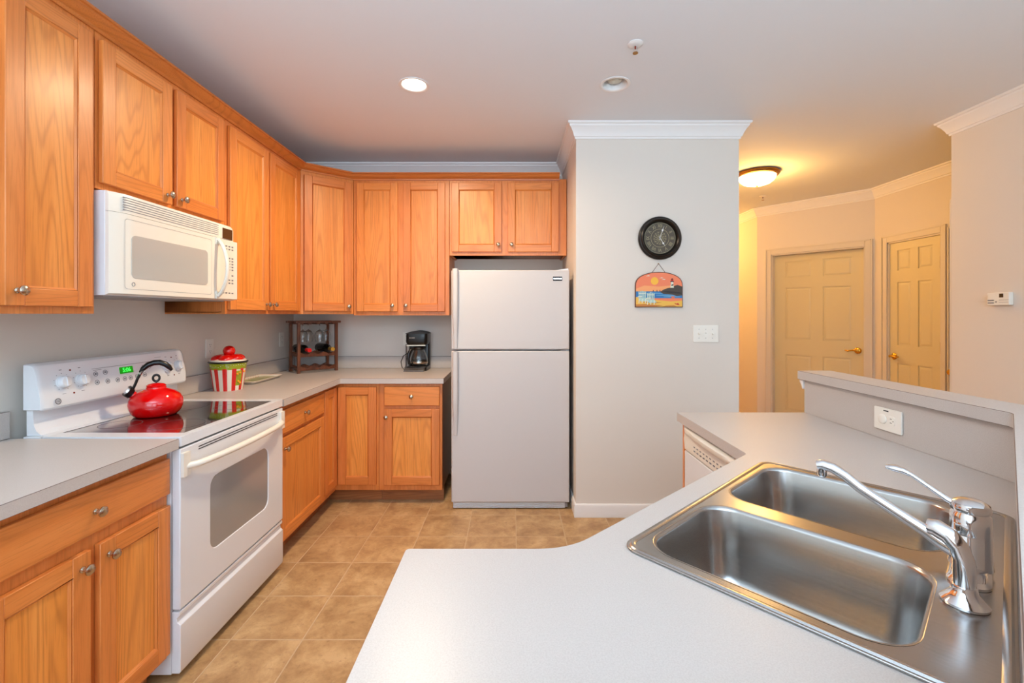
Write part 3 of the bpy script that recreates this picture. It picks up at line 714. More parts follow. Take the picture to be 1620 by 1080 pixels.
# oven door
b = plate_bm([(0.0,0.272),(RW,0.272),(RW,0.872),(0.0,0.872)], [rrect(0.172,0.615,0.402,0.705,0.045,6)], 0.0, 0.032)
dr = b.build('oven_door', M['white'], t, bevel=0.004, loc=(0,0.033,0), rot=(pi/2,0,0))
dr.location = (0, 0.033, 0)
g = MB().prism(rrect(0.170,0.617,0.400,0.707,0.045,6), 0.0, 0.012); o = g.build('oven_window', M['ovwin'], dr, loc=(0,0,0.016)); o['label']='grey oven window glass'
b = MB()
for zz in (0.852,0.842): b.box(0.10,0.70,zz,zz+0.0035,0.0315,0.0330)
b.build('vent_slot', M['blackm'], dr)
b = MB(); pts = []; rs = []
for i in range(21):
    s = i/20; x = 0.025 + (RW-0.05)*s; out_ = 0.050*min(1.0, (math.sin(pi*s)**0.35)) if 0<s<1 else 0.0
    pts.append((x, 0.800, 0.030+out_))
b.tube(pts, 0.0155, 12, flat=0.8, up=(0,1,0)); b.box(0.003,0.038,0.765,0.855,0.0322,0.044); b.box(RW-0.038,RW-0.003,0.765,0.855,0.0322,0.044)
b.build('oven_handle', M['cream'], dr, bevel=0.0)
b = MB(); b.prism([(0.034,0.035),(0.004,0.035),(0.0,0.045),(0.0,0.215),(0.012,0.225),(0.014,0.240),(0.004,0.250),(0.004,0.264),(0.034,0.264)], 0.0, RW, 'x')
b.build('storage_drawer', M['white'], t, bevel=0.002, ang=30)

# ================================================================ microwave
t = thing('microwave', 'white over-the-range microwave mounted below the short oak cabinet', 'microwave', (-1.480,1.694,1.442), R90)
MW, MH = 0.758, 0.396
MB().box(0.0,MW,0.035,0.398,0.004,MH).build('body', M['white'], t, bevel=0.003)
b = MB(); rs = []
for i in range(15):
    s = i/14; x = MW*s; e = min(s,1-s)*MW; d = 0.0 if e>0.05 else 0.022*(1-e/0.05)**2
    rs.append([(x, d, 0.320),(x, d, 0.380),(x, d+0.006, 0.394),(x, 0.0345, 0.396),(x,0.0345,0.320)])
b.loft(rs); fa2 = b.build('vent_grille', M['cream'], t, ang=30)
for k in range(6):
    MB().box(0.040,0.600,-0.0012,0.004,0.3315+k*0.0095,0.3345+k*0.0095).build('vent_slot', M['grayplastic'], fa2)
# door with rounded left end
b = MB(); rs=[]
for i in range(13):
    s = i/12; x = 0.570*s; e = x; d = 0.0 if e>0.05 else 0.022*(1-e/0.05)**2
    rs.append([(x, d, 0.012),(x, d-0.0005, 0.060),(x,d-0.0005,0.27),(x, d, 0.3185),(x, 0.0345, 0.3185),(x,0.0345,0.006)])
b.loft(rs); md = b.build('door', M['cream'], t, ang=30)
w_ = MB().prism(rrect(0.075,0.518,0.074,0.241,0.02,6), -0.0022, 0.002, 'y').build('door_window', M['mwwin'], md); w_['label']='grey microwave door window'
b = MB()
q = rrect(0.045,0.548,0.030,0.300,0.012,5); 
b.loft([[(p[0],-0.0009,p[1]) for p in q],[(0.2965+(p[0]-0.2965)*0.996,-0.0009,0.165+(p[1]-0.165)*0.993) for p in q]], False, False)
b.build('door_trim_line', M['greyline'], md)
b = MB(); b.lathe([(0.006,0),(0.008,0),(0.008,0.001),(0.006,0.001),(0.006,0)],20,Matrix.Translation((0.085,-0.0005,0.050))@Matrix.Rotation(pi/2,4,'X')); em=b.build('emblem',M['greyline'],md)
b = MB(); b.prism([(0.0345,0.006),(0.0,0.012),(0.0,0.3185),(0.0345,0.3185)], 0.572, MW, 'x'); pnl = b.build('control_panel', M['cream'], t, bevel=0.002)
MB().box(0.632,0.712,-0.0018,0.001,0.322,0.376).build('clock_display', M['dark'], fa2)
b = MB()
for rz_, n_ in ((0.283,4),(0.268,3),(0.222,2),(0.207,3),(0.192,3),(0.177,3),(0.162,3),(0.132,1),(0.108,3),(0.092,3),(0.040,4)):
    for k in range(n_):
        x0 = 0.722 - k*0.026; b.box(x0-0.014,x0,-0.0010,0.001,rz_,rz_+0.007)
b.build('printed_legend', M['greyline'], pnl)
b = MB(); pts=[]
for i in range(17):
    s=i/16; pts.append((0.592,-0.004-0.048*math.sin(pi*s)**0.7, 0.025+0.285*s))
b.tube(pts,[0.012]*17,12,flat=0.7,up=(0,1,0)); b.box(0.578,0.606,-0.006,0.0,0.012,0.050); b.box(0.578,0.606,-0.006,0.0,0.285,0.318)
b.build('door_handle', M['cream'], md)
b = MB(); b.box(0.02,MW-0.02,0.06,0.36,0.0005,0.0038); b.build('underside_filter', M['grayplastic'], t)

# ================================================================ refrigerator
t = thing('refrigerator', 'white top-freezer refrigerator beside the wall with the clock', 'refrigerator', (-0.427,3.20,0), 0)
FW = 0.831
MB().box(0.006,FW-0.006,0.066,0.695,0.012,1.672).build('body', M['fridge'], t, bevel=0.004)
fd = MB().box(0,FW,0,0.060,1.127,1.686).build('freezer_door', M['fridge'], t, bevel=0.008, seg=3)
rd = MB().box(0,FW,0,0.060,0.052,1.117).build('fridge_door', M['fridge'], t, bevel=0.008, seg=3)
def fh(z0, z1, par, zc):
    b = MB(); rs=[]; n=16
    for i in range(n+1):
        s=i/n; z=z0+(z1-z0)*s
        k = min(1.0, s*5, (1-s)*5) if True else 1
        if zc=='t': k = min(1.0, s*2.2) if s<0.5 else 1.0
        if zc=='b': k = min(1.0, (1-s)*0.0+1.0) if s>0.5 else min(1.0, s*2.6)
        w=0.012+0.008*k; d=0.012+0.020*k
        c=0.030
        rs.append([(c-w,-0.001,z),(c-w,-d*0.7,z),(c-w*0.6,-d,z),(c+w*0.6,-d,z),(c+w,-d*0.7,z),(c+w,-0.001,z)])
    b.loft(rs); return b.build('door_handle', M['fridge'], par, ang=45)
fh(1.135,1.694,fd,'t'); fh(0.525,1.112,rd,'b')
b = MB(); b.prism([(0.775,3),(0.775,3)],0,0) if False else None
b = MB(); b.loft([[(0.74,0.02,1.687),(FW-0.004,0.02,1.687),(FW-0.004,0.05,1.687),(0.74,0.05,1.687)],[(0.75,0.02,1.689),(FW-0.006,0.02,1.700),(FW-0.006,0.05,1.700),(0.75,0.05,1.689)]])
b.build('top_hinge', M['white'], t)
MB().box(0.77,FW-0.003,0.004,0.05,1.119,1.1255).build('middle_hinge', M['chrome'], t)
bd = MB().box(0.715,0.780,-0.0016,0.001,1.610,1.640).build('badge', M['blackm'], fd, bevel=0.001); bd['label']='small dark badge with silver lettering'
MB().box(0.719,0.776,-0.0024,-0.0010,1.6215,1.6305).build('badge_band', M['chrome'], bd)
wtext('badge_letters','MAYTAG',0.0105,M['blackm'],bd,(0.7475,-0.0027,1.626),ext=0.0002)
b = MB(); b.box(0.01,FW-0.01,0.028,0.064,0.008,0.050)
tg = b.build('toe_grille', M['grayplastic'], t)
for k in range(3): MB().box(0.012,FW-0.03,0.016,0.0275,0.010+k*0.0135,0.0185+k*0.0135).build('grille_slat', M['white'], tg)

# ================================================================ wall items
def outlet(name, label, loc, rz, cat='outlet', kind='duplex', w=0.072, h=0.116, group=None):
    t = thing(name, label, cat, loc, rz, group)
    MB().prism(rrect(-w/2,w/2,-h/2,h/2,0.004,3), -0.006, -0.0005, 'y').build('cover_plate', M['plate'], t, bevel=0.0015)
    if kind == 'duplex':
        for s in (-1,1):
            r = MB().prism(fillet([(-0.016,s*0.020-0.014),(0.016,s*0.020-0.014),(0.016,s*0.020+0.014),(-0.016,s*0.020+0.014)],0.007,4), -0.0075,-0.006,'y').build('receptacle', M['plate'], t)
            b = MB(); b.box(-0.008,-0.006,-0.0079,-0.0074,s*0.020,s*0.020+0.008); b.box(0.006,0.008,-0.0079,-0.0074,s*0.020,s*0.020+0.008); b.box(-0.002,0.002,-0.0079,-0.0074,s*0.020-0.009,s*0.020-0.005)
            b.build('slot', M['blackm'], r)
    return t
outlet('wall_outlet','white duplex outlet on the left wall above the canister',(-1.8795,2.824,1.163),R90)
outlet('wall_outlet','white duplex outlet on the left wall beside the wine rack',(-1.8795,3.705,1.170),R90)
outlet('wall_outlet','white duplex outlet on the back wall behind the coffee maker',(-0.905,3.9195,1.165),0)
# horizontal outlet on the peninsula backsplash
t = thing('wall_outlet','cream horizontal double outlet on the laminate face below the ledge','outlet',(1.3735,1.658,0.990),-R90)
MB().prism(rrect(-0.060,0.060,-0.041,0.041,0.004,3),-0.007,-0.0005,'y').build('cover_plate',M['plate'],t,bevel=0.0015)
MB().lathe([(0,0.0),(0.0175,0.0),(0.0175,0.003),(0.014,0.005),(0,0.005)],24,Matrix.Translation((-0.020,-0.0068,0))@Matrix.Rotation(pi/2,4,'X')).build('receptacle_cap',M['plate'],t)
r = MB().prism(fillet([(0.006,-0.016),(0.034,-0.016),(0.034,0.016),(0.006,0.016)],0.007,4),-0.0085,-0.007,'y').build('receptacle',M['plate'],t)
b = MB(); b.box(0.014,0.022,-0.0089,-0.0084,0.006,0.008); b.box(0.014,0.022,-0.0089,-0.0084,-0.008,-0.006); b.box(0.026,0.029,-0.0089,-0.0084,-0.002,0.002); b.build('slot',M['blackm'],r)
MB().box(-0.016,0.006,-0.0076,-0.0069,0.030,0.034).build('printed_mark',M['blackm'],t)
# three gang switch
t = thing('light_switch','white three-gang switch plate on the wall right of the clock','light switch',(1.313,3.0895,1.244),0)
MB().prism(rrect(-0.086,0.086,-0.058,0.058,0.004,3),-0.006,-0.0005,'y').build('cover_plate',M['plate'],t,bevel=0.0015)
for k in (-1,0,1):
    o = MB().box(-0.005,0.005,-0.0072,-0.0060,-0.012,0.012).build('switch_frame',M['plate'],t,loc=(k*0.046,0,0))
    MB().box(-0.0035,0.0035,-0.016,-0.006,-0.002,0.006).build('toggle',M['plate'],o,rot=(radians(18 if k else -18),0,0))
    b=MB(); 
    for s in (-1,1): b.lathe([(0.0028,0),(0.0028,0.001),(0,0.001)],12,Matrix.Translation((k*0.046,-0.006,s*0.030))@Matrix.Rotation(pi/2,4,'X'))
    b.build('screw',M['grayplastic'],t)
# thermostat
t = thing('thermostat','small white wall thermostat on the right living-room wall','thermostat',(2.9245,2.715,1.467),-R90)
MB().prism(rrect(-0.062,0.062,-0.038,0.038,0.006,4),-0.026,-0.0005,'y').build('case',M['plate'],t,bevel=0.003)
MB().box(0.008,0.030,-0.0275,-0.0255,0.008,0.030).build('screen',M['dark'],t)
b = MB()
for z in (-0.012,-0.027): b.box(-0.058,-0.022,-0.027,-0.0255,z,z+0.007)
b.lathe([(0.004,0),(0.004,0.0015),(0,0.0015)],12,Matrix.Translation((-0.010,-0.026,-0.018))@Matrix.Rotation(pi/2,4,'X')); b.build('label_print',M['greyline'],t)
b = MB(); b.box(0.006,0.058,-0.0268,-0.0255,-0.008,-0.006); b.box(0.006,0.058,-0.0268,-0.0255,-0.022,-0.020); b.build('cover_groove',M['grayplastic'],t)

# ---- clock
t = thing('wall_clock','round black wall clock with antique roman numeral face','clock',(1.000,3.0895,1.890),0)
RX = Matrix.Rotation(pi/2,4,'X')
b = MB(); b.lathe([(0.0,0.0),(0.140,0.0),(0.146,0.006),(0.146,0.016),(0.140,0.024),(0.134,0.026),(0.130,0.034),(0.122,0.038),(0.116,0.034),(0.108,0.020),(0.106,0.012),(0.0,0.012)],64,RX); b.build('rim',M['black'],t)
fc = MB().lathe([(0.0,0.0125),(0.1055,0.0125),(0.1055,0.0135),(0.0,0.0135)],64,RX).build('dial',M['clockface'],t)
b = MB()
for r0,r1 in ((0.103,0.1045),(0.060,0.0625),(0.040,0.0412)): b.lathe([(r0,0.0136),(r1,0.0136),(r1,0.0141),(r0,0.0141),(r0,0.0136)],64,RX)
for k in range(60):
    a=2*pi*k/60; c=Matrix.Rotation(a,4,'Y'); q=[c@Vector(p) for p in ((-0.0006,-0.0142,0.098),(0.0006,-0.0142,0.098),(0.0006,-0.0142,0.103),(-0.0006,-0.0142,0.103))]; b.add(q,[(0,1,2,3)])
random.seed(5)
for k in range(40):       # filigree rosette in the middle of the dial
    a=2*pi*k/40; r0=0.010+0.012*(k%3); c=Matrix.Rotation(a,4,'Y'); q=[c@Vector(p) for p in ((-0.0016,-0.0141,r0),(0.0016,-0.0141,r0),(0.0016,-0.0141,r0+0.011),(-0.0016,-0.0141,r0+0.011))]; b.add(q,[(0,1,2,3)])
b.build('dial_ring',M['clockgold'],fc)
for k, s in enumerate(('XII','I','II','III','IIII','V','VI','VII','VIII','IX','X','XI')):
    a = 2*pi*k/12
    wtext('numeral', s, 0.033, M['clockgold'], fc, (0.081*sin(a), -0.0142, 0.081*cos(a)), (pi/2, a, 0), 0.0003, 0.8)
def hand(nm, a, Lh, w):
    b = MB(); c = Matrix.Rotation(a,4,'Y')
    pts = [(-w*0.4,-0.012),(w*0.4,-0.012),(w*0.4,Lh*0.5),(w*2.0,Lh*0.62),(w*0.4,Lh*0.75),(0,Lh),(-w*0.4,Lh*0.75),(-w*2.0,Lh*0.62),(-w*0.4,Lh*0.5)]
    q = [c@Vector((x,-0.0165,z)) for x,z in pts]+[c@Vector((x,-0.0155,z)) for x,z in pts]; n=len(pts)
    b.add(q,[tuple(range(n)),tuple(range(2*n-1,n-1,-1))]+[(i,(i+1)%n,n+(i+1)%n,n+i) for i in range(n)])
    return b.build(nm,M['trim'],fc)
hand('minute_hand', radians(18), 0.088, 0.0030); hand('hour_hand', radians(148), 0.066, 0.0034)
# ---- painted plaque
pm = [mat('plaque_'+n, rgb(*c), 0.5) for n,c in (('edge',(92,48,30)),('sky',(240,132,92)),('skylow',(246,164,104)),('sun',(248,186,60)),('sea',(44,116,178)),('sealight',(110,170,200)),('sand',(236,186,76)),('sanddark',(196,124,50)),('rock',(70,58,46)),('rockdark',(44,36,32)),('white',(226,226,206)),('chair',(176,208,200)),('black',(32,22,24)),('red',(196,44,36)),('boat',(226,120,80)))]
t = thing('painted_plaque','arched painted beach plaque with lighthouse hanging by a string below the clock','wall art',(0.994,3.0895,1.422),0)
def arch(w, h, hs, n=20, ins=0.0):
    pts=[(-w/2+ins,ins),(w/2-ins,ins),(w/2-ins,hs)]
    for k in range(1,n): 
        a=pi*k/n; pts.append(((w/2-ins)*cos(a), hs+(h-hs-ins)*sin(a)**0.8))
    pts.append((-w/2+ins,hs)); return pts
A_ = arch(0.322,0.240,0.145)
MB().prism(A_,-0.012,-0.0005,'y').build('board',pm[0],t,bevel=0.001)
b = MB(); lay=[0.0125]
def shp(pts, mi): lay[0]+=0.00012; b.add([(p[0],-lay[0],p[1]) for p in pts],[tuple(range(len(pts)))],mi)
ins = arch(0.322,0.240,0.145,ins=0.005); shp(ins,1)
shp([(-0.156,0.125),(-0.156,0.10),(0.156,0.10),(0.156,0.125),(0.10,0.150),(0.0,0.140),(-0.1,0.148)],2)
shp([(-0.03+0.026*cos(2*pi*k/20),0.178+0.026*sin(2*pi*k/20)) for k in range(20)],3)
shp([(-0.156,0.062),(0.156,0.062),(0.156,0.108),(-0.156,0.108)],4)
for y,x0,x1 in ((0.094,-0.14,0.05),(0.080,-0.02,0.15),(0.070,0.03,0.14)):
    shp([(x0,y),(x1,y-0.002),(x1,y+0.002),((x0+x1)/2,y+0.006),(x0,y+0.003)],5)
shp([(-0.156,0.005),(0.156,0.005),(0.156,0.046),(0.08,0.040),(0.02,0.046),(-0.04,0.052),(-0.09,0.060),(-0.156,0.070)],6)
shp([(-0.156,0.005),(-0.02,0.005),(0.03,0.012),(-0.04,0.018),(-0.10,0.022),(-0.156,0.020)],7)
shp([(-0.12,0.034),(-0.04,0.026),(0.02,0.032),(-0.05,0.038)],7)
shp([(0.02,0.006),(0.12,0.006),(0.10,0.014),(0.05,0.012)],7)
shp([(0.005,0.105),(0.03,0.090),(0.09,0.086),(0.12,0.076),(0.156,0.080),(0.156,0.140),(0.125,0.152),(0.105,0.146),(0.085,0.134),(0.06,0.130),(0.035,0.122)],8)
shp([(0.02,0.104),(0.09,0.095),(0.15,0.090),(0.15,0.100),(0.09,0.108),(0.05,0.112)],9)
shp([(0.076,0.132),(0.100,0.132),(0.095,0.172),(0.081,0.172)],10)
shp([(0.076,0.172),(0.100,0.172),(0.100,0.178),(0.076,0.178)],12); shp([(0.081,0.178),(0.095,0.178),(0.095,0.188),(0.081,0.188)],13); shp([(0.079,0.188),(0.097,0.188),(0.088,0.197)],12)
shp([(0.082,0.145),(0.097,0.148),(0.0965,0.156),(0.083,0.153)],12)
for ox,oy,s in ((-0.115,0.062,1.0),(-0.058,0.052,1.0)):       # two slatted beach chairs
    for k in range(5): shp([(ox-0.022+k*0.010,oy),(ox-0.015+k*0.010,oy),(ox-0.017+k*0.011,oy+0.050-abs(k-2)*0.003),(ox-0.025+k*0.011,oy+0.050-abs(k-2)*0.003)],11)
    shp([(ox-0.024,oy+0.030),(ox+0.026,oy+0.030),(ox+0.026,oy+0.035),(ox-0.024,oy+0.035)],10)
    shp([(ox-0.026,oy),(ox+0.026,oy),(ox+0.040,oy-0.020),(ox-0.010,oy-0.022)],11); shp([(ox-0.03,oy+0.012),(ox+0.0,oy+0.014),(ox+0.0,oy+0.009),(ox-0.03,oy+0.007)],10)
    for k in range(3): shp([(ox-0.024+k*0.022,oy-0.034),(ox-0.019+k*0.022,oy-0.034),(ox-0.016+k*0.022,oy-0.004),(ox-0.022+k*0.022,oy-0.004)],10)
for gx,gy in ((-0.075,0.210),(0.015,0.196),(0.03,0.186)): shp([(gx-0.016,gy),(gx,gy+0.006),(gx+0.014,gy+0.003),(gx+0.004,gy+0.0),(gx-0.004,gy+0.001)],10)
shp([(0.078,0.074),(0.106,0.074),(0.100,0.060),(0.088,0.058)],14)
for bx in (-0.02,0.0,-0.045): shp([(bx,0.108),(bx+0.008,0.108),(bx+0.004,0.118)],12)
shp([(0.10,0.030),(0.118,0.024),(0.126,0.030),(0.138,0.014),(0.120,0.018),(0.108,0.022)],13)
o = b.build('painted_scene',pm,t,smooth=False)
b = MB()
b.tube([(-0.045,-0.010,0.237),(-0.001,-0.006,0.296)],0.0015,6); b.tube([(0.042,-0.010,0.237),(-0.001,-0.006,0.296)],0.0015,6); b.build('hanging_string',mat('twine',rgb(110,80,66),0.8),t)
MB().lathe([(0,0),(0.003,0),(0.003,0.006),(0,0.006)],8,Matrix.Translation((-0.001,-0.001,0.297))@RX).build('nail',M['bronze'],t)

# ================================================================ ceiling fixtures
def can(label, c, on):
    t = thing('recessed_light', label, 'ceiling light', (c[0],c[1],CZ), 0)
    b = MB(); b.lathe([(0.086,-0.0008),(0.086,-0.004),(0.080,-0.006),(0.069,-0.003),(0.0665,-0.0005)],48,cap=False); b.lathe([(0.0665,-0.001),(0.0660,0.004),(0.056,0.062)],48,cap=False)
    b.build('trim_ring',M['trim'],t,ang=50)
    if on: MB().lathe([(0,0.010),(0.064,0.010),(0.064,0.014),(0,0.014)],48).build('lens',M['lens'],t)
    else:
        MB().lathe([(0,0.008),(0.022,0.010),(0.038,0.018),(0.044,0.030),(0.040,0.045),(0.03,0.058),(0,0.058)],36).build('bulb',M['bulb'],t)
        MB().lathe([(0,0.062),(0.057,0.062),(0.057,0.058),(0,0.058)],36).build('housing',M['blackm'],t)
    return t
can('recessed ceiling downlight that is switched on, above the kitchen floor', L1, True)
can('recessed ceiling downlight that is switched off, showing its bulb', L2, False)
def sprinkler(label, c, s=1.0):
    t = thing('fire_sprinkler', label, 'sprinkler', (c[0],c[1],CZ), 0)
    b = MB(); b.lathe([(0.036,-0.0006),(0.037,-0.003),(0.028,-0.008),(0.016,-0.011),(0.0,-0.011)],28); b.build('escutcheon',M['trim'],t)
    b = MB(); b.tube([(0.006,0,-0.012),(0.012,0,-0.024),(0.004,0,-0.044)],0.0018,8); b.tube([(-0.006,0,-0.012),(-0.012,0,-0.024),(-0.004,0,-0.044)],0.0018,8); b.build('frame_arm',M['chrome'],t)
    MB().tube([(0,0,-0.013),(0,0,-0.026)],0.0036,8).build('glass_bulb',M['amber'],t)
    MB().lathe([(0,-0.046),(0.013,-0.047),(0.013,-0.045),(0,-0.043)],16).build('deflector',M['bronze'],t)
sprinkler('chrome fire sprinkler on the kitchen ceiling beyond the unlit downlight', (0.589,2.173))
sprinkler('small fire sprinkler on the hallway ceiling beside the lit dome lamp', (2.74,4.97))
t = thing('ceiling_lamp','lit glass dome ceiling lamp with brass ring in the hallway','ceiling light',(2.235,4.15,CZ),0)
MB().lathe([(0.0,-0.0006),(0.165,-0.0006),(0.182,-0.006),(0.186,-0.018),(0.176,-0.034),(0.158,-0.040),(0.150,-0.036),(0.0,-0.036)],64).build('brass_ring',M['bronze'],t)
MB().lathe([(0.150,-0.0365),(0.152,-0.050),(0.140,-0.075),(0.112,-0.098),(0.07,-0.112),(0.0,-0.118)],48).build('glass_shade',M['bowlglow'],t)
MB().lathe([(0,-0.117),(0.010,-0.119),(0.012,-0.124),(0.005,-0.130),(0,-0.134)],20).build('finial',M['bronze'],t)
pl = bpy.data.lights.new('hall_lamp_light','POINT'); pl.energy = 17; pl.color = (1.0,0.52,0.13); pl.shadow_soft_size = 0.10
po = link(bpy.data.objects.new('hall_lamp_light', pl)); po.location = (2.235,4.15,CZ-0.27)

pl = bpy.data.lights.new('far_hall_light','POINT'); pl.energy = 34; pl.color = (1.0,0.50,0.12); pl.shadow_soft_size = 0.12
po = link(bpy.data.objects.new('far_hall_light', pl)); po.location = (2.15,6.2,CZ-0.25)
# ================================================================ things on the counters
# kettle
t = thing('tea_kettle','glossy red tea kettle with black handle on the cooktop','kettle',(-1.622,2.075,0.9177),radians(36))
kettle = t
b = MB(); b.lathe([(0,0),(0.092,0.0),(0.100,0.004),(0.112,0.016),(0.122,0.036),(0.125,0.054),(0.121,0.074),(0.108,0.092),(0.086,0.107),(0.060,0.117),(0.046,0.121),(0.046,0.127),(0.043,0.130),(0,0.130)],64)
b.build('kettle_body',M['red'],t,ang=50)
b = MB(); b.lathe([(0.044,0.1302),(0.046,0.134),(0.036,0.141),(0.015,0.145),(0,0.146)],40); b.build('lid',M['red'],t)
b = MB(); n=24; rs=[]
b.lathe([(0.0045,0.145),(0.0045,0.152),(0,0.152)],10)
pts=[(0.0145*cos(2*pi*k/n),0,0.167+0.0145*sin(2*pi*k/n)) for k in range(n+1)]; b.tube(pts,0.0055,8); b.build('lid_knob',M['black'],t)
MB().tube([(-0.085,0,0.080),(-0.104,0,0.102),(-0.112,0,0.112)],[0.024,0.018,0.016],16).build('spout',M['red'],t)
b=MB(); b.tube([(-0.108,0,0.104),(-0.124,-0.008,0.120)],[0.024,0.027],20); o=b.build('whistle_cap',M['black'],t)
MB().tube([(-0.1235,-0.008,0.1195),(-0.128,-0.010,0.1245)],[0.020,0.016],20).build('whistle_disc',M['chrome'],o)
MB().tube([(-0.110,0.0,0.112),(-0.098,0,0.128),(-0.088,0,0.150),(-0.078,0,0.175),(-0.062,0,0.200),(-0.045,0,0.218)],[0.014,0.013,0.013,0.014,0.014,0.012],12,flat=0.55).build('handle_bracket',M['chrome'],t)
b=MB(); b.tube([(-0.070,0,0.196),(-0.058,0,0.212),(-0.036,0,0.229),(-0.010,0,0.237),(0.016,0,0.237),(0.040,0,0.228),(0.058,0,0.214),(0.070,0,0.199)],[0.010,0.017,0.018,0.018,0.018,0.018,0.017,0.010],14,flat=0.7); b.build('grip',M['black'],t)
b=MB(); b.tube([(-0.100,-0.0085,0.124),(-0.090,-0.0085,0.145),(-0.080,-0.0085,0.170),(-0.070,-0.0085,0.188)],0.0065,8); b.build('bracket_inlay',M['black'],t)

for ch in [q for q in S.collection.objects if q.parent == kettle]:
    ch.scale = (0.82, 0.82, 1.0)

# striped canister
t = thing('striped_canister','red and white striped ceramic canister with lime rim and red fruit lid','canister',(-1.742,2.795,0.9142),radians(28))
n=96
def pr_(z): return 0.079+(0.102-0.079)*(z/0.172)
zs=[0.0,0.03,0.06,0.09,0.120,0.128,0.134,0.140,0.152,0.165]
pf=[(0,0)]+[(pr_(z),z) for z in zs]
def cm(i,k):
    if i==0: return 1
    z=zs[i-1]; sc=0.128+0.006*(1 if (k%8)<4 else 0)
    if z>=0.134-1e-6 or (z>=0.128-1e-6 and (k%8)<4): return 2
    if 80<=k<86 and 0.03<=z<0.12: return 2
    return 0 if (k//4)%2 else 1
MB().lathe(pf,n,mf=cm).build('canister_body',[M['redp'],M['cer'],M['green']],t,ang=60)
MB().lathe([(0.0,0.1655),(0.103,0.1655),(0.107,0.168),(0.107,0.173),(0.103,0.176),(0.0,0.176)],64).build('black_rim',M['black'],t)
b=MB(); random.seed(2)
for k in range(46):
    a=2*pi*k/46; z=0.143+0.016*random.random(); b.ball((pr_(z)*cos(a),pr_(z)*sin(a),z),0.0022,8)
b.build('white_dots',M['cer'],t)
b=MB()
for a,z in ((-83,0.108),(-86,0.055),(-78,0.045),(-92,0.100),(-62,0.112)):
    a=radians(a+36); b.ball((pr_(z)*cos(a),pr_(z)*sin(a),z),0.007,12)
b.build('popcorn_motif',M['orange'],t)
lid=MB().lathe([(0,0.1762),(0.099,0.1762),(0.097,0.184),(0.080,0.190),(0.05,0.196),(0,0.198)],48).build('lid',M['cer'],t)
for k,(a,r,s) in enumerate(((200,0.050,0.044),(262,0.051,0.043),(320,0.050,0.045),(20,0.05,0.043),(80,0.05,0.043),(140,0.05,0.043))):
    MB().ball((r*cos(radians(a)),r*sin(radians(a)),0.188),s,20,0.66).build('red_fruit',M['redp'],lid)
MB().ball((0.004,0,0.236),0.034,28,0.96).build('lid_knob',M['redp'],t)

# rectangular tray
t = thing('serving_tray','rectangular lime tray with red and cream striped rim beside the canister','tray',(-1.775,3.165,0.9142),0)
o_=rrect(-0.082,0.095,-0.185,0.185,0.02,4); i_=rrect(-0.066,0.079,-0.169,0.169,0.012,4)
b=MB(); b.loft([[(p[0]*0.9,p[1]*0.95,0) for p in i_],[(p[0],p[1],0.004) for p in i_],[(p[0],p[1],0.019) for p in o_],[(p[0]*0.97,p[1]*0.985,0.0205) for p in o_],[(p[0]*0.97,p[1]*0.97,0.007) for p in i_]]); b.build('tray_rim',M['cer'],t,ang=50)
MB().prism([(p[0]*0.96,p[1]*0.965) for p in i_],0.0072,0.009).build('tray_base',M['green'],t)
b=MB()
for k in range(11):
    y=-0.155+k*0.031; b.add([(-0.084,y,0.0212),(-0.066,y+0.01,0.0092),(-0.066,y+0.022,0.0092),(-0.084,y+0.012,0.0212)],[(0,1,2,3)]); 
b.add([(-0.07,0.184,0.0212),(0.08,0.184,0.0212),(0.07,0.170,0.0095),(-0.06,0.170,0.0095)],[(0,1,2,3)])
b.build('rim_stripes',M['redp'],t)

# wine rack
ra = radians(43.5)
RL, RD = 0.295, 0.185
t = thing('wine_rack','dark wooden countertop wine rack with hanging glasses in the corner','wine rack',(-1.662,3.545,0.9142),ra)
for x,y in ((0,0),(RL,0),(0,RD),(RL,RD)):
    MB().box(x-0.011,x+0.011,y-0.011,y+0.011,0,0.392).build('post',M['walnut'],t,bevel=0.001)
b=MB(); b.box(-0.03,RL+0.03,-0.022,0.012,0.3925,0.408); b.box(-0.03,RL+0.03,RD-0.012,RD+0.022,0.3925,0.408); b.build('top_rail',M['walnut'],t,bevel=0.001)
gx=[0.05,0.115,0.178,0.246]
for x in (0.018,0.0825,0.1475,0.2125,0.277): MB().box(x-0.013,x+0.013,-0.010,RD+0.010,0.381,0.3922).build('glass_slat',M['walnut'],t)
def scal(z):
    for y0 in (-0.006,RD-0.006):
        pts=[(0.0115,z)] + [(RL-0.0115,z)]
        for k in range(41):
            x=RL-0.012-(RL-0.024)*k/40; pts.append((x, z+0.030-0.011*abs(math.cos(pi*(x-0.012)/(RL-0.024)*3))*1.0 if False else z+0.034-0.016*(0.5-0.5*math.cos(2*pi*3*(x-0.012)/(RL-0.024)))))
        MB().prism(pts,y0,y0+0.012,'y').build('scalloped_rail',M['walnut'],t)
    for x in (-0.005,RL-0.005): MB().box(x,x+0.010,0.0115,RD-0.0115,z+0.004,z+0.022).build('side_rail',M['walnut'],t)
scal(0.018); scal(0.125)
def rk(x,y,z): q=Matrix.Rotation(ra,2)@Vector((x,y)); return (-1.662+q.x,3.545+q.y,0.9142+z)
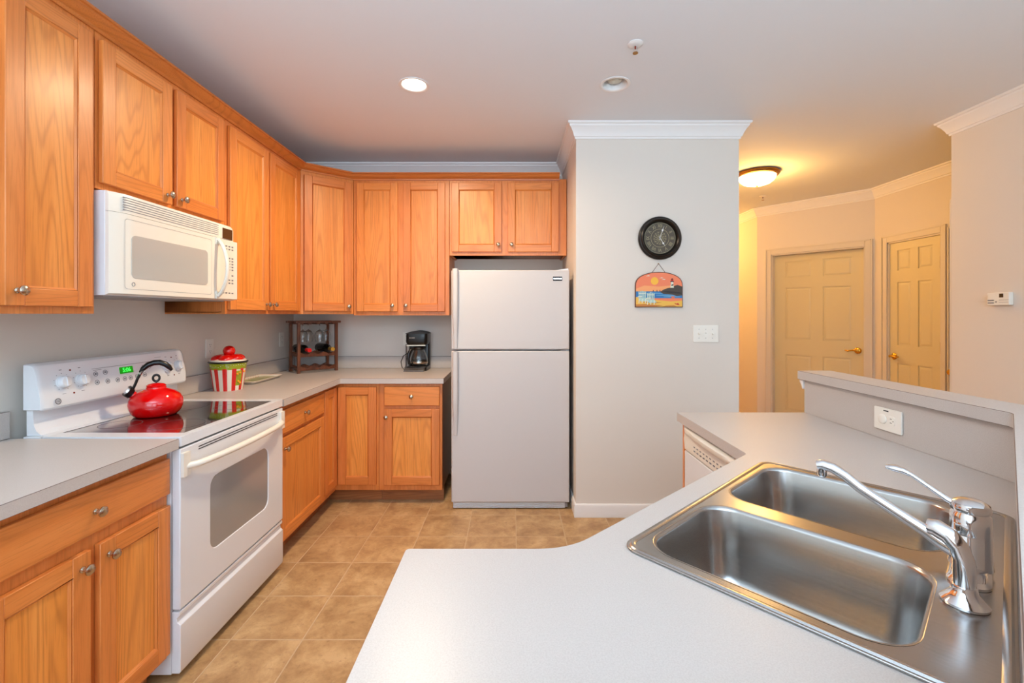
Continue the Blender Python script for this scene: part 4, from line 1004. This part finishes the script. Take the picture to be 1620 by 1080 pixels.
# bottles
def bottle(label,x,foil,yo=0.0):
    # axis along local -y of the rack, necks to the front
    t=thing('wine_bottle',label,'bottle',rk(x,RD+0.04+yo,0.125+0.018+0.0385),ra,'wine bottles in the rack')
    R=Matrix.Rotation(pi/2,4,'X')
    MB().lathe([(0,0),(0.030,0.0),(0.036,0.006),(0.0365,0.02),(0.0365,0.175),(0.031,0.195),(0.018,0.212),(0.0145,0.222),(0.0145,0.235)],32,R).build('glass_body',M['bottle'],t)
    MB().lathe([(0.0148,0.2352),(0.0150,0.290),(0.0158,0.291),(0.0158,0.300),(0,0.301)],24,R).build('foil_cap',foil,t)
bottle('dark wine bottle with red foil cap lying in the rack',0.012+0.0452,M['capred']); bottle('dark wine bottle with gold foil cap lying in the rack',RL-0.012-0.0452,M['gold'])
def glass_(x,y,label):
    t=thing('wine_glass',label,'wine glass',rk(x,y,0.3940),ra,'stemmed glasses hanging upside down in the rack')
    b=MB(); b.lathe([(0,0.0085),(0.028,0.004),(0.033,0.0005),(0.033,0.0),(0.008,-0.003),(0.0035,-0.010),(0.0032,-0.052),(0.007,-0.060),(0.024,-0.070),(0.035,-0.088),(0.038,-0.108),(0.036,-0.132),(0.031,-0.156),(0.0302,-0.156),(0.0352,-0.132),(0.0372,-0.108),(0.0342,-0.089),(0.023,-0.0715),(0,-0.064)],36)
    o=b.build('glass_bowl',M['glass'],t)
    return t
glass_(gx[0],0.055,'stemmed glass hanging leftmost in the wine rack'); glass_(gx[1],0.12,'stemmed glass hanging second from left, set back in the rack')
glass_(gx[2]-0.0,0.046,'stemmed glass hanging third from left, near the rack front'); glass_(gx[3],0.090,'stemmed glass hanging rightmost in the wine rack')

# coffee maker
t = thing('coffee_maker','black drip coffee maker with glass carafe beside the refrigerator','coffee maker',(-0.780,3.688,0.9142),0)
maker = t
b=MB(); b.prism(rrect(-0.086,0.086,0.0,0.225,0.02,5),0.0,0.032); b.prism(rrect(-0.086,0.086,0.150,0.228,0.015,5),0.032,0.30); b.build('housing',M['black'],t,bevel=0.003)
b=MB(); rs=[]
for z,s in ((0.212,0.90),(0.226,0.97),(0.236,1.0),(0.285,1.0),(0.300,0.99)):
    rs.append([(p[0]*s,0.115+(p[1]-0.115)*s,z) for p in rrect(-0.088,0.088,0.020,0.230,0.030,6)])
b.loft(rs); b.build('brew_head',M['black'],t,ang=30)
b=MB(); rs=[]
for i in range(13):
    x=-0.089+0.178*i/12; zt=0.3005+0.022*math.sin(pi*i/12)**0.8+0.002; rs.append([(x,0.016,0.3005),(x,0.016,zt),(x,0.232,zt),(x,0.232,0.3005)])
b.loft(rs); b.build('lid',M['blackm'],t,ang=30)
b=MB(); b.loft([[(-0.094,-0.034,0.0),(0.072,-0.034,0.0),(0.080,0.05,0.0),(-0.092,0.05,0.0)],[(-0.090,-0.030,0.012),(0.068,-0.030,0.012),(0.074,0.030,0.038),(-0.085,0.030,0.038)]])
b.build('base_panel', mat('dark_grey_plastic', rgb(84,80,78), 0.35),t,loc=(0.0,-0.002,0),bevel=0.002)
pb=t
MB().box(-0.025,0.018,-0.006,0.012,0.0,0.0012).build('display',M['dark'],t,loc=(-0.005,0.006,0.0265),rot=(radians(23),0,0))
b=MB()
for k in range(5): b.lathe([(0.005,0),(0.005,0.003),(0,0.003)],12,Matrix.Translation((-0.045+k*0.020,-0.016,0.0165)))
b.build('buttons',M['blackm'],t)
MB().box(-0.080,0.074,-0.001,0.012,0.203,0.2115).build('metal_band',M['nickel'],t,loc=(0,0.020,0))
wtext('maker_lettering','MR. COFFEE',0.0085,M['plate'],t,(-0.035,0.0197,0.268),ext=0.0006)
b=MB(); b.lathe([(0,0.034),(0.056,0.034),(0.066,0.042),(0.073,0.065),(0.072,0.095),(0.062,0.130),(0.048,0.160),(0.044,0.170),(0.042,0.170),(0.046,0.158),(0.060,0.129),(0.070,0.095),(0.071,0.065),(0.064,0.044),(0.054,0.0365),(0,0.0365)],40,Matrix.Translation((0.012,0.073,0)))
cf=b.build('carafe',M['glass'],t)
b=MB(); b.lathe([(0.0735,0.060),(0.0745,0.062),(0.0745,0.070),(0.0735,0.072)],40,Matrix.Translation((0.012,0.073,0)),cap=False); b.build('carafe_band',M['nickel'],cf)
b=MB(); b.lathe([(0,0.1705),(0.048,0.1705),(0.050,0.176),(0.044,0.190),(0.02,0.196),(0,0.196)],32,Matrix.Translation((0.012,0.073,0))); b.build('carafe_lid',M['black'],cf)
b=MB(); b.tube([(-0.022,0.035,0.176),(-0.045,0.012,0.170),(-0.058,0.000,0.140),(-0.060,-0.002,0.100),(-0.054,0.002,0.062),(-0.040,0.016,0.052)],[0.010,0.012,0.013,0.013,0.012,0.008],12); b.build('carafe_handle',M['black'],cf)
b=MB(); b.tube([(-0.06,0.20,0.13),(-0.095,0.17,0.135),(-0.125,0.12,0.115),(-0.135,0.07,0.070),(-0.120,0.04,0.030),(-0.098,0.03,0.006),(-0.11,0.10,0.0045),(-0.13,0.20,0.0045),(-0.125,0.222,0.02),(-0.125,0.226,0.15),(-0.125,0.226,0.205)],0.0035,8); b.build('power_cord',M['blackm'],t)
for ch in [q for q in S.collection.objects if q.parent == maker]:
    ch.scale = (ch.scale[0], 0.9 if ch.rotation_euler[0] < 1 else 1.0, ch.scale[2] if ch.rotation_euler[0] < 1 else 1.0); ch.location.y *= 0.9
